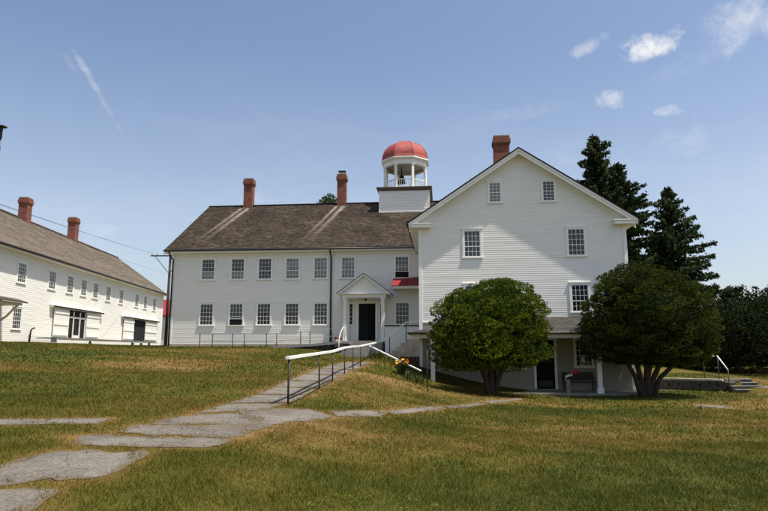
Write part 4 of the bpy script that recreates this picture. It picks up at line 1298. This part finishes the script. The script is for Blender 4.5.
def leafy(base, H, rx, label, seed, mat='leaf', nb=60, size=.15, trunk=.3, per=70, z0=.25):
    rs = np.random.default_rng(seed)
    root = empty('broadleaf_tree', base); tag(root, label, 'tree', 'dark broadleaf trees at the right edge' if mat == 'leaf' else None)
    C = []; Nn = []; T = []
    ends = []
    for k in range(nb):
        u = rs.normal(0, 1, 3); u /= np.linalg.norm(u)
        rr = (.35 + .65 * rs.random() ** .5)
        c = np.array([u[0] * rx * rr, u[1] * rx * rr, H * (1 + z0) / 2 + u[2] * H * (1 - z0) / 2 * rr])
        s = rx * (.20 + .16 * rs.random()); tv = rs.normal(.45, .16); ends.append((c, s))
        v = sphere_pts(per); C.append(c + v * np.array([s, s, s * .7])); Nn.append(v + np.array([0, 0, .4])); T.append(np.full(per, tv))
    V, T = tufts(np.concatenate(C), np.concatenate(Nn), size, 3, .7, np.concatenate(T))
    np_mesh('crown', V, 5, T, M[mat], root)
    t = MB(); t.tube([(0, 0, -.3), (.1, 0, H * .3), (.0, .1, H * .75)], [trunk, trunk * .75, trunk * .25], 8)
    for c, s in ends[:9]: t.tube([(.05, 0, H * .28), tuple(np.array([0, 0, H * .35]) * .5 + c * .5), tuple(c)], [trunk * .4, trunk * .25, .03], 5, False)
    t.build('trunk', M['bark'], root)


leafy(gz_(24.5, 42), 5.0, 3.6, 'dark broadleaf tree nearest the steps, with a rounded crown reaching the ground', 31, z0=.06, nb=120)
leafy(gz_(29.5, 44), 5.5, 4.0, 'dark broadleaf tree at the right frame edge', 32, z0=.06, nb=120)
leafy(gz_(21.5, 50), 5.2, 3.6, 'dark broadleaf tree behind the domed yew, below the lone spruce', 33, z0=.05, nb=120)
leafy(gz_(33.5, 52), 6.2, 4.6, 'taller broadleaf tree behind the one at the right frame edge', 34, z0=.06, nb=120)
leafy(gz_(17.5, 56), 5.4, 3.6, 'dark broadleaf tree farthest back, behind the bases of the spruces', 35, z0=.05, nb=80)
p = at(729, 285, 50); spruce(gz_(p.x, 50), p.z - tz(p.x, 50), 3.0, 9, 'small young spruce poking up among the dark trees at right')
p = at(329, 200, 62); leafy((p.x, 62, 1.6), p.z - 1.25, 1.9, 'pale green treetop showing just over the brown roof ridge beside the second chimney', 36, mat='leaf_light', z0=.5, nb=110, size=.18)

# ================================================================== poles and wires
px0 = at(168.0, 300, 76)
pb = (px0.x, 76, tz(px0.x, 76))
pole = empty('utility_pole', pb); tag(pole, 'brown wooden utility pole with crossarm at the left corner of the long house', 'utility pole')
topz = at(168, 250.5, 76).z - pb[2]; armz = at(150, 256, 76).z - pb[2]
m = MB(); m.tube([(0, 0, -.4), (0, 0, topz)], [.2, .15], 10); m.build('post', M['pole'], pole)
m = MB(); m.box(-2.45, 2.45, -.25, -.1, armz - .07, armz + .07); m.build('crossarm', M['pole'], pole)
m = MB(); m.bar((-1.9, -.22, armz - .05), (-.1, -.2, armz - 2.2), .07); m.bar((1.9, -.22, armz - .05), (.1, -.2, armz - 2.2), .07); m.build('brace', M['pole'], pole)
for xx in (-2.3, -1.65, -.75, 1.6):
    m = MB(); m.lathe([(.0, 0), (.03, 0), (.03, .1), (.06, .1), (.06, .2), (.0, .26)], 10, (xx, -.17, armz + .07)); m.build('insulator', M['insulator'], pole)
q = at(-22, 300, 22)
pb2 = (q.x, 22, tz(q.x, 22))
pole2 = empty('utility_pole', pb2); tag(pole2, 'utility pole mostly outside the left frame edge, only the tip of its equipment showing', 'utility pole')
t2 = at(-10, 122, 22).z - pb2[2]
m = MB(); m.tube([(0, 0, -.4), (0, 0, t2)], [.16, .11], 10); m.build('post', M['pole'], pole2)
ax = at(5, 127, 22).x - pb2[0]
m = MB(); m.box(-.9, ax - .1, -.06, .06, t2 - .35, t2 - .23); m.build('crossarm', M['pole'], pole2)
m = MB()
m.lathe([(0, .07), (.06, .07), (.15, .02), (.18, 0), (.12, -.03), (.0, -.03)], 16, (ax - .1, 0, t2 - .2)); m.build('lamp_shade', M['iron'], pole2)
m = MB(); m.tube([(ax - .16, .02, t2 - .26), (ax - .17, .02, t2 - .62), (ax - .2, .02, t2 - .8)], [.06, .08, .04], 10); m.tube([(ax - .15, 0, t2 - .7), (ax - .10, 0, t2 - 1.1), (ax - .16, 0, t2 - 1.45), (ax - .4, 0, t2 - 1.6)], .014, 5); m.build('cable_box', M['iron'], pole2)
for i, (pa, pbx) in enumerate((((-16, 198.5), -2.3), ((-16, 199.5), -1.65), ((-16, 204), None))):
    A = at(pa[0], pa[1], 22)
    Bp = Vector((pb[0] + pbx, 75.83, pb[2] + armz + .3)) if pbx is not None else Vector((pb[0] - .13, 75.88, pb[2] + armz - 2.4))
    pts = []
    for k in range(25):
        t_ = k / 24; p = A.lerp(Bp, t_); p.z -= (.10 + .05 * i) * 4 * t_ * (1 - t_); pts.append(p)
    m = MB(); m.tube([p_ - A for p_ in pts], .0075, 5); o = m.build('power_line', M['iron'], None, A)
    tag(o, ['upper power line from the crossarm end to the left frame edge', 'power line just beneath the upper one, from the crossarm middle', 'lowest cable, running from the pole below its crossarm'][i], 'power line', 'power lines above the workshop roof')

# ================================================================== entrance steps, landing, ramp, rails
MF = Matrix.Translation(Vector((MO.x, MO.y, 0))) @ Matrix.Rotation(A1, 4, 'Z')


def mw(x, y, z): return MF @ Vector((x, y, z))


st = empty('front_steps', mw(13.5, -2.5, .9), A1); tag(st, 'grey granite steps rising to the columned entrance porch', 'steps')
for k in range(6):
    m = MB(); ztop = .9 + .19 * (k + 1); m.box(-1.25, 1.25, -.95 + .3 * k + .002 * k, .88, -.2 if k == 0 else .19 * k + .002, .19 * (k + 1)); m.build('step', M['stone'], st)
# white curved rail beside those steps
hr = empty('stair_rail', mw(12.25, -1.7, 2.0), A1); tag(hr, 'white bent pipe handrail left of the granite steps, below the left porch column', 'handrail')
m = MB(); m.tube([(.05, .1, 0.1), (.06, .1, .85), (.05, .05, .98), (-.02, -.1, 1.0), (-.08, -.5, .72), (-.1, -.9, .38), (-.1, -1.05, .2), (-.1, -1.05, -.9)], .024, 8); m.build('rail', M['trim'], hr)
# bucket
bk = empty('bucket', mw(11.95, -2.0, tz(*mw(11.95, -2.0, 0).xy)), A1)
z0_ = 1.95 - bk.location.z
tag(bk, 'pale bucket with red rim standing on the ramp top beside the porch', 'bucket')
m = MB(); m.lathe([(0, z0_), (.17, z0_), (.22, z0_ + .36), (.2, z0_ + .36), (.16, z0_ + .02)], 18); m.build('body', M['bucket'], bk)
m = MB(); m.lathe([(.2, z0_ + .33), (.245, z0_ + .33), (.25, z0_ + .44), (.22, z0_ + .45), (0, z0_ + .43)], 18); m.build('rim', M['redroof'], bk)
# wheelchair ramp along the facade
rp = empty('access_ramp', mw(7.4, -1.6, 1.7), A1); tag(rp, 'grey wooden access ramp climbing along the long house to its porch', 'ramp')
m = MB()
m.add([(0, -.55, .02), (4.45, -.55, .38), (4.45, .55, .38), (0, .55, .02), (0, -.55, -.03), (4.45, -.55, .31), (4.45, .55, .31), (0, .55, -.03)], [(0, 1, 2, 3), (7, 6, 5, 4), (0, 4, 5, 1), (1, 5, 6, 2), (2, 6, 7, 3), (3, 7, 4, 0)])
m.build('deck', M['grey_wood'], rp)
m = MB(); m.bar((0, -.58, .0), (4.45, -.58, .34), .05, .16); m.build('kerb', M['grey_wood'], rp)
m = MB()
for xx in (1.2, 2.4, 3.4, 4.3): m.box(xx - .05, xx + .05, -.5, -.4, -1.2, .05 + .08 * xx - .09)
m.build('support', M['pole'], rp)
m = MB()
for i in range(10): m.box(.6 + i * .38, .6 + i * .38 + .35, -.44, -.42, -.9, .05 + .08 * (i * .38 + .6) - .07)
m.build('skirt', M['bench'], rp)
m = MB(); m.box(4.45, 5.35, -1.0, .55, .30, .38); m.build('top_landing', M['grey_wood'], rp)
# two lines of ramp railing: posts and slim rails
for j, (yy, xs_, lab) in enumerate(((-2.1, (3.05, 5.2, 7.4, 9.6, 11.6), 'front line of slim ramp railing with dark posts, before the long house'), (-1.0, (3.45, 5.6, 7.75, 9.95), 'rear line of slim ramp railing, close to the long house wall'))):
    rl = empty('ramp_railing', mw(xs_[0], yy, 1.6), A1); tag(rl, lab, 'railing', 'railings of the access ramp')
    for xx in xs_:
        zg = max(1.75, 1.7 + (xx - 7.4) * .08)
        m = MB(); m.tube([(xx - xs_[0], 0, zg - 1.9), (xx - xs_[0], 0, zg - 1.6 + .92)], .028, 7); m.build('post', M['iron'], rl)
    for dz in (.42, .88):
        m = MB(); m.tube([(xx - xs_[0], -.03, max(1.75, 1.7 + (xx - 7.4) * .08) - 1.6 + dz) for xx in xs_], .013, 6); m.build('rail', M['grey_wood'], rl)

# long walkway handrail
posts_px = [(288, 403), (319, 388.5), (332.5, 380), (344.5, 374.5), (353, 370), (360.5, 367)]
A_, B_ = np.array([-2.03, 12.8]), np.array([-1.0, 28.8])
hrw = empty('walkway_handrail', (A_[0], A_[1], tz(*A_))); tag(hrw, 'long white handrail on dark iron posts along the right side of the walkway', 'handrail')
tops = []
hts = [.97, .95, .93, .93, .92, .92]
for (px, py), hh in zip(posts_px, hts):
    d = ray(px, py); s_ = d[0] / d[1]                             # where the rail line crosses this bearing
    t_ = (s_ * A_[1] - A_[0]) / ((B_ - A_)[0] - s_ * (B_ - A_)[1])
    p = A_ + (B_ - A_) * t_; z = tz(*p)
    m = MB(); m.tube([(p[0] - hrw.location.x, p[1] - hrw.location.y, z - .25 - hrw.location.z), (p[0] - hrw.location.x, p[1] - hrw.location.y, z + hh - hrw.location.z)], .022, 8); m.build('post', M['iron'], hrw)
    tops.append(Vector((p[0], p[1], z + hh + .02)))
end1 = at(383.5, 341.0, 34.0); end2 = at(406, 322.2, 34.6); end3 = at(418.9, 321, 34.8)
rail = [tops[0] + (tops[0] - tops[1]).normalized() * .16] + tops + [end1, end2, end3]
m = MB()
for a, b in zip(rail[:-1], rail[1:]): m.bar(a - hrw.location, b - hrw.location, .085, .06)
m.build('rail', M['trim'], hrw)
m = MB(); m.bar(tops[0] - hrw.location - Vector((0, 0, .86)), tops[1] - hrw.location - Vector((0, 0, .86)), .03); m.bar(tops[1] - hrw.location - Vector((0, 0, .86)), tops[2] - hrw.location - Vector((0, 0, .86)), .03); m.build('low_rail', M['iron'], hrw)
for e_ in (end1, at(389.5, 336, 34.2), end2):
    m = MB(); e2 = e_ - hrw.location; m.tube([(e2.x, e2.y, e2.z - 1.15), (e2.x, e2.y, e2.z)], .025, 7); m.build('post', M['iron'], hrw)

# side stair up to the landing under the red hood
ss = empty('side_stair', mw(15.4, -5.0, 1.0), A1); tag(ss, 'tan stone side stair rising right to the landing beneath the red hood', 'steps')
for k in range(6):
    m = MB(); m.box(-.3 + .26 * k, 1.85, -.6 + .001 * k, .6 - .001 * k, -.6 if k == 0 else .2 * k + .002, .2 * (k + 1)); m.build('step', M['tan_stone'], ss)
m = MB(); m.box(.5, 1.86, -.68, -.602, -.6, .66); m.build('side_wall', M['tan_stone'], ss)
mr = empty('low_boarding', mw(16.75, -6.4, .3), A1); tag(mr, 'low dark maroon boarding between the side stair and the lower porch corner', 'boarding')
m = MB()
for i in range(5): m.box(-.55 + .22 * i, -.55 + .22 * i + .205, -.03, .03, -.5, .95)
m.build('panel', M['maroon'], mr)
m = MB(); m.box(-.56, .54, .035, .07, .6, .7); m.box(-.56, .54, .035, .07, 0, .1); m.build('batten', M['maroon'], mr)
bw = empty('balustrade_wall', mw(16.0, -2.3, 1.2), A1); tag(bw, 'solid white board balustrade with dark coping beside the side stair', 'balustrade')
m = MB(); m.courses((0, 0, 0), (1, 0, 0), (0, 0, 1), (0, -1, 0), -.3, 1.86, lambda v: (-1.05, 1.2), .15, .012, 2); m.box(-1.05, 1.2, .01, .12, -.3, 1.86); m.build('panel', M['siding'], bw)
m = MB(); m.box(-1.1, 1.2, -.05, .16, 1.86, 1.93); m.build('coping', M['pole'], bw)
# low white rail going down the bank to the porch
lr = empty('bank_rail', at(371, 346.5, 31.0)); tag(lr, 'white rail sloping down the grassy bank towards the lower porch', 'handrail')
e1 = at(369.5, 346.0, 31.0) - lr.location; e2 = at(421, 371, 28.2) - lr.location
m = MB(); m.bar(e1, e2, .075, .06); m.build('rail', M['trim'], lr)
for f_ in (.02, .5, .97):
    p = e1.lerp(e2, f_); w_ = p + lr.location
    m = MB(); m.tube([(p.x, p.y, tz(w_.x, w_.y) - .2 - lr.location.z), (p.x, p.y, p.z)], .025, 7); m.build('post', M['iron'], lr)
# thin iron stake by the porch corner
p = ground(427.3, 391); tpz = at(427.3, 345, p[1]).z
sk = MB(); sk.tube([(0, 0, -.2), (0, 0, tpz - p[2])], .022, 7); sk.tube([(0, 0, tpz - p[2] - .05), (.0, -.03, tpz - p[2]), (.08, -.04, tpz - p[2] + .02)], .018, 6)
o = sk.build('metal_stake', M['iron'], None, tuple(p)); tag(o, 'thin dark metal stake in the grass before the left porch column', 'stake')

# ================================================================== flowers
fx = at(402, 362, 28.0); fb = (fx.x, 28.0, tz(fx.x, 28.0))
fl = empty('flowering_plant', fb); tag(fl, 'clump of yellow daisy-like flowers on the bank beside the white rail', 'flowers')
LV = []; LT = []; pet = MB()
for k in range(46):
    a = random.random() * 6.28; rr = random.uniform(.02, .32); hgt = fx.z - fb[2] + random.uniform(-.16, .12)
    ex, ey = rr * math.cos(a), rr * math.sin(a) * .8
    top = np.array([ex, ey, hgt]); b0 = np.array([ex * .4, ey * .4, 0]); w_ = np.array([.008, 0, 0])
    LV.append([b0 - w_, b0 + w_, top + w_, top - w_]); LT.append(random.random())
    for j in range(4):
        c = b0 + (top - b0) * random.uniform(.1, .8); b_ = random.random() * 6.28; d1 = np.array([math.cos(b_), math.sin(b_), .4]) * .12; d2 = np.array([-math.sin(b_), math.cos(b_), 0]) * .025
        LV.append([c, c + d1 * .5 + d2, c + d1, c + d1 * .5 - d2]); LT.append(random.random())
    if k < 34:
        tl = random.uniform(0, 6.28)
        for j in range(8):
            b_ = tl + j * 6.283 / 8; d1 = Vector((math.cos(b_), math.sin(b_) * .8, .25 + .4 * math.sin(b_ + tl))) * .075; d2 = Vector((-math.sin(b_), math.cos(b_), 0)) * .028
            t0 = Vector(top); pet.add([t0, t0 + d1 * .6 + d2, t0 + d1, t0 + d1 * .6 - d2], [(0, 1, 2, 3)])
np_mesh('foliage', np.array(LV), 4, np.array(LT), M['stem'], fl)
pet.build('petals', M['petal'], fl)


def leafy_clump(px, py, Y, h, n, label):
    p = at(px, py, Y); b = (p.x, Y, tz(p.x, Y)); LV = []; LT = []
    for k in range(n):
        a = random.random() * 6.28; rr = random.uniform(0, .35); hh = h * random.uniform(.4, 1.0)
        b0 = np.array([rr * math.cos(a), rr * math.sin(a), -.02]); l = random.uniform(.05, .3); top = b0 + np.array([math.cos(a) * l, math.sin(a) * l, hh])
        w_ = np.array([-math.sin(a), math.cos(a), 0]) * .014; mid = b0 * .5 + top * .5 + np.array([0, 0, hh * .12])
        LV.append([b0 - w_, b0 + w_, mid + w_, mid - w_]); LV.append([mid - w_, mid + w_, top + w_ * .2, top - w_ * .2]); LT += [random.random()] * 2
    o = np_mesh('tall_weed', np.array(LV), 4, np.array(LT), M['stem']); o.location = b
    tag(o, label, 'weeds', 'weed clumps on the bank')


leafy_clump(417, 382, 27.4, .5, 70, 'weedy clump at the foot of the left porch column')
leafy_clump(409, 374, 27.8, .45, 60, 'weedy clump just below the yellow flowers')
leafy_clump(377, 352, 30.6, .5, 120, 'tall straw-coloured grass tuft where the walkway handrail meets the steps')

# ================================================================== porch furniture
GF = Matrix.Translation(Vector((GO.x, GO.y, 0))) @ Matrix.Rotation(A1, 4, 'Z')
bn = empty('porch_bench', GF @ Vector((7.75, -.55, -.36)), A1); tag(bn, 'dark wooden bench on the lower porch under the right window', 'bench')
m = MB()
for i in range(4): m.box(-.75, .75, -.24 + i * .12, -.24 + i * .12 + .10, .42, .46)
m.build('seat', M['bench'], bn)
m = MB()
for i in range(3): m.box(-.75, .75, .27, .30, .52 + i * .13, .52 + i * .13 + .1)
m.build('backrest', M['bench'], bn)
for sx_ in (-.70, .70):
    for sy_ in (-.2, .28):
        m = MB(); m.box(sx_ - .03, sx_ + .03, sy_ - .03, sy_ + .03, 0, .86 if sy_ > 0 else .62); m.build('leg', M['bench'], bn)
    m = MB(); m.box(sx_ - .04, sx_ + .04, -.28, .25, .62, .65); m.build('armrest', M['bench'], bn)
pp = empty('stone_post', GF @ Vector((6.98, -1.7, -.36)), A1); tag(pp, 'short grey post on the lower porch carrying the red and white cloth', 'post')
m = MB(); m.box(-.08, .08, -.08, .08, 0, .55); m.box(-.11, .11, -.11, .11, .551, .6); m.build('shaft', M['stone'], pp)
fc = empty('folded_flag', GF @ Vector((7.0, -1.7, .245)), A1); tag(fc, 'bright red and white folded cloth lying on the short grey porch post', 'cloth')
for nm, mt, pts in (('white_fold', 'cloth_white', [(-.16, -.10, .0), (-.12, -.02, .14), (.0, .02, .22), (.1, .02, .25), (.2, .0, .27)]), ('red_fold', 'cloth_red', [(.08, .0, .30), (.2, .02, .34), (.34, .02, .37), (.5, .0, .40)])):
    m = MB(); vs = []
    nn = len(pts)
    for (x_, y_, z_) in pts:
        for yy in (-.12, -.04, .05, .13): vs.append((x_ + yy * .15, y_ + yy, z_ + .02 * math.sin(yy * 40 + x_ * 9)))
        for yy in (.13, .05, -.04, -.12): vs.append((x_ + yy * .15, y_ + yy, z_ - .10 + .02 * math.sin(yy * 30)))
    m.add(vs, [(i * 8 + k, i * 8 + (k + 1) % 8, (i + 1) * 8 + (k + 1) % 8, (i + 1) * 8 + k) for i in range(nn - 1) for k in range(8)] + [tuple(range(8))[::-1], tuple((nn - 1) * 8 + k for k in range(8))], smooth=True)
    m.build(nm, M[mt], fc)
ln = empty('porch_orb', GF @ Vector((8.0, -.5, 1.02)), A1); tag(ln, 'small white lantern hanging before the lower porch window', 'orb')  # white spot at the window, modelled as a small hanging globe
m = MB(); m.lathe([(0, 0), (.075, 0), (.085, .03), (.085, .2), (.04, .26), (0, .27)], 14); m.build('globe', M['orb_glass'], ln)
m = MB(); m.tube([(0, 0, .26), (0, 0, 1.33)], .006, 5); m.lathe([(.0, .3), (.05, .27), (.06, .25)], 12); m.build('hanger', M['iron'], ln)

# ================================================================== garden wall, steps and white rail at right
gw = empty('stone_wall', (14.3, 31.4, tz(14.0, 30.8))); tag(gw, 'low dry-stone retaining wall right of the gabled house', 'wall')
m = MB(); mc = MB()
line = [Vector((*p, 0)) for p in WALL_PTS]
for a, b in zip(line[:-1], line[1:]):
    d = (b - a); L = d.length; d.normalize(); nn = Vector((d.y, -d.x, 0))
    if nn.y > 0: nn = -nn
    for row in range(5):
        x = -.05 - random.random() * .2
        while x < L:
            wd_ = random.uniform(.22, .55); hh = .135
            c = a + d * (x + wd_ / 2) - Vector(gw.location.xy.to_3d()); z = row * hh - .15
            mt_ = Matrix.Translation(Vector((c.x, c.y, z + hh / 2)) + nn * random.uniform(-.02, .03)) @ Matrix.Rotation(math.atan2(d.y, d.x) + random.uniform(-.06, .06), 4, 'Z') @ Matrix.Rotation(random.uniform(-.05, .05), 4, 'X')
            j = [random.uniform(.0, .03) for _ in range(4)]
            m.box(-wd_ / 2 + j[0], wd_ / 2 - j[1], -.2, .2, -hh / 2 + j[2] * .4, hh / 2 - j[3] * .4, mt_)
            x += wd_
    for k in range(int(L / .7) + 1):
        s0, s1 = k * .7, min(L, k * .7 + .69)
        if s1 - s0 < .1: continue
        p0 = a + d * s0 - Vector(gw.location.xy.to_3d()); p1 = a + d * s1 - Vector(gw.location.xy.to_3d())
        mc.bar(p0 + Vector((0, 0, .575 + random.uniform(-.01, .01))), p1 + Vector((0, 0, .575)), .46, .09)
m.build('rubble', M['wallstone'], gw); mc.build('coping', M['foundation'], gw)
gs_ = empty('garden_steps', (17.25, 29.6, tz(17.2, 28.6))); tag(gs_, 'dark stone garden steps at the end of the low retaining wall', 'steps')
for k in range(4):
    m = MB(); m.box(-.62, .95 - .08 * k, -.75 + .3 * k, .9, -.25 if k == 0 else .15 * k + .002, .15 * (k + 1)); m.build('step', M['wallstone'], gs_)
    m = MB(); m.box(-.62, .95 - .08 * k, -.752 + .3 * k - .02, -.75 + .3 * k + .26, .15 * (k + 1) + .002, .15 * (k + 1) + .022); m.build('tread', M['stone'], gs_)
wr = empty('garden_rail', (15.85, 30.1, tz(16, 29.2))); tag(wr, 'white pipe handrail bending down beside the dark garden steps', 'handrail')
r0, r1, r2 = at(703, 356.5, 30.4) - wr.location, at(717.3, 356, 29.9) - wr.location, at(728, 370, 28.9) - wr.location
m = MB(); m.tube([r0, r0.lerp(r1, .9), r1, r1.lerp(r2, .1), r2], .03, 8); m.build('rail', M['trim'], wr)
m = MB()
for p in (r0, r1, r2): m.tube([(p.x, p.y, -.2), (p.x, p.y, p.z)], .022, 7)
m.build('post', M['iron'], wr)

# ================================================================== sky, sun
SUN = Vector((1.75 * math.cos(A1) - .52 * .0958, 1.75 * math.sin(A1) - .52 * .9954, 4.5)).normalized()
el = math.asin(SUN.z); az = math.atan2(SUN.x, SUN.y)
sun = bpy.data.lights.new('sun', 'SUN'); sun.energy = 4.2; sun.angle = R(.53); sun.color = (1, .955, .88)
so = bpy.data.objects.new('sun', sun); COL.objects.link(so); so.location = (20, -10, 50)
so.rotation_euler = (-SUN).to_track_quat('-Z', 'Y').to_euler()

W = bpy.data.worlds.new('World'); S.world = W; W.use_nodes = True
nt = W.node_tree; bg = nt.nodes['Background']
sky = N(nt, 'ShaderNodeTexSky', sky_type='NISHITA'); sky.sun_disc = False
sky.sun_elevation = el; sky.sun_rotation = az; sky.air_density = 1.0; sky.dust_density = 2.6; sky.ozone_density = 2.0; sky.altitude = 200
SKYS = .102
tc = N(nt, 'ShaderNodeTexCoord')
dirn = tc.outputs['Generated']
CLOUD = (1 / SKYS * .66, 1 / SKYS * .65, 1 / SKYS * .63)


def m2(op, a, b=None, c=None):
    n = N(nt, 'ShaderNodeMath', operation=op)
    for i, v in enumerate((a, b, c)):
        if v is None: continue
        if isinstance(v, (int, float)): n.inputs[i].default_value = v
        else: nt.links.new(v, n.inputs[i])
    return n.outputs[0]


def vdot(v):
    n = N(nt, 'ShaderNodeVectorMath', operation='DOT_PRODUCT'); nt.links.new(dirn, n.inputs[0]); n.inputs[1].default_value = v
    return n.outputs['Value']


def cloud_noise(scale, det=7.0, rough=.6, off=0.0, stretch=(1, 1, 1), rot=(0, 0, 0)):
    mp = N(nt, 'ShaderNodeMapping'); mp.inputs['Scale'].default_value = stretch; mp.inputs['Location'].default_value = (off, off * .7, off * .3); mp.inputs['Rotation'].default_value = rot
    nt.links.new(dirn, mp.inputs['Vector'])
    n = N(nt, 'ShaderNodeTexNoise', i_Scale=scale, i_Detail=det, i_Roughness=rough); nt.links.new(mp.outputs[0], n.inputs['Vector'])
    return n.outputs['Fac']


puff = cloud_noise(19, 10, .68, 1.3)
wisp = cloud_noise(13, 8, .65, 4.1, (1, 1, 2.2))
total = None


def cloud(px, py, wx, wy, rot, amt, noise, soft=.5, na=1.6):
    """a cloud bank in a fixed compass direction of the sky"""
    global total
    d = Vector(ray(px, py)).normalized()
    rt = d.cross(Vector((0, 0, 1))).normalized(); up = rt.cross(d)
    ca, sa = math.cos(R(rot)), math.sin(R(rot))
    e1, e2 = rt * ca + up * sa, up * ca - rt * sa
    u = m2('DIVIDE', vdot(e1), R(wx)); v = m2('DIVIDE', vdot(e2), R(wy))
    r2_ = m2('ADD', m2('MULTIPLY', u, u), m2('MULTIPLY', v, v))
    f_ = m2('ADD', m2('SUBTRACT', 1.0, r2_), m2('MULTIPLY', m2('SUBTRACT', noise, .5), na * 2))
    mr = N(nt, 'ShaderNodeMapRange', interpolation_type='SMOOTHSTEP'); mr.inputs['From Min'].default_value = .05; mr.inputs['From Max'].default_value = .05 + soft; mr.inputs['To Max'].default_value = amt
    nt.links.new(f_, mr.inputs['Value'])
    o = m2('MULTIPLY', mr.outputs[0], m2('GREATER_THAN', vdot(d), .5))
    total = o if total is None else m2('MAXIMUM', total, o)


cloud(646, 46, 3.5, 1.35, 6, .85, puff, 1.2, 2.0)
cloud(613, 98, 2.1, 1.3, 10, .5, puff, 1.4, 2.0)
cloud(660, 111, 2.4, .7, -4, .42, puff, 1.3, 2.0)
cloud(585, 49, 2.2, .8, 22, .38, puff, 1.3)
cloud(752, 26, 4.8, 2.4, -10, .5, puff, 1.8, 2.0)
cloud(700, 60, 6.0, 1.6, 12, .16, wisp, 1.8)
cloud(98, 92, 6.8, .42, -56, .34, wisp, 1.8, 1.3)
cloud(72, 66, 2.4, .55, -50, .16, wisp, 1.8, 1.0)
cloud(55, 160, 2.0, .5, 0, .22, wisp, 1.4)
cloud(100, 225, 9, 2.2, -6, .34, wisp, 1.5)
cloud(190, 222, 7, 1.6, -4, .25, wisp, 1.6)
cloud(280, 195, 6, 1.6, 2, .3, wisp, 1.6)
cloud(500, 118, 12, 1.2, 8, .18, wisp, 1.8)
cloud(640, 150, 14, 3.0, 4, .26, wisp, 1.8)
# thin high haze everywhere
hz = N(nt, 'ShaderNodeMapRange', interpolation_type='SMOOTHSTEP'); hz.inputs['From Min'].default_value = .42; hz.inputs['From Max'].default_value = .85; hz.inputs['To Max'].default_value = .2
nt.links.new(cloud_noise(2.2, 9, .6, 7.7, (1, 1, 3.0)), hz.inputs['Value'])
zz_ = N(nt, 'ShaderNodeSeparateXYZ'); nt.links.new(dirn, zz_.inputs[0])
lowm = N(nt, 'ShaderNodeMapRange', interpolation_type='SMOOTHSTEP'); lowm.inputs['From Min'].default_value = .50; lowm.inputs['From Max'].default_value = .12; lowm.inputs['To Min'].default_value = .05
nt.links.new(zz_.outputs['Z'], lowm.inputs['Value'])
total = m2('MAXIMUM', total, m2('MULTIPLY', m2('ADD', hz.outputs[0], .19), lowm.outputs[0]))
mx = N(nt, 'ShaderNodeMix'); mx.data_type = 'RGBA'
nt.links.new(total, mx.inputs[0]); nt.links.new(sky.outputs[0], mx.inputs[6]); mx.inputs[7].default_value = (*CLOUD, 1)
nt.links.new(mx.outputs[2], bg.inputs['Color']); bg.inputs['Strength'].default_value = SKYS

S.view_settings.view_transform = 'Standard'
S.view_settings.look = 'None'
S.view_settings.exposure = 0.68
S.view_settings.gamma = 1.0
S.view_settings.use_curve_mapping = False
S.render.engine = 'CYCLES'
S.cycles.max_bounces = 6
S.cycles.transparent_max_bounces = 8
S.cycles.use_denoising = True
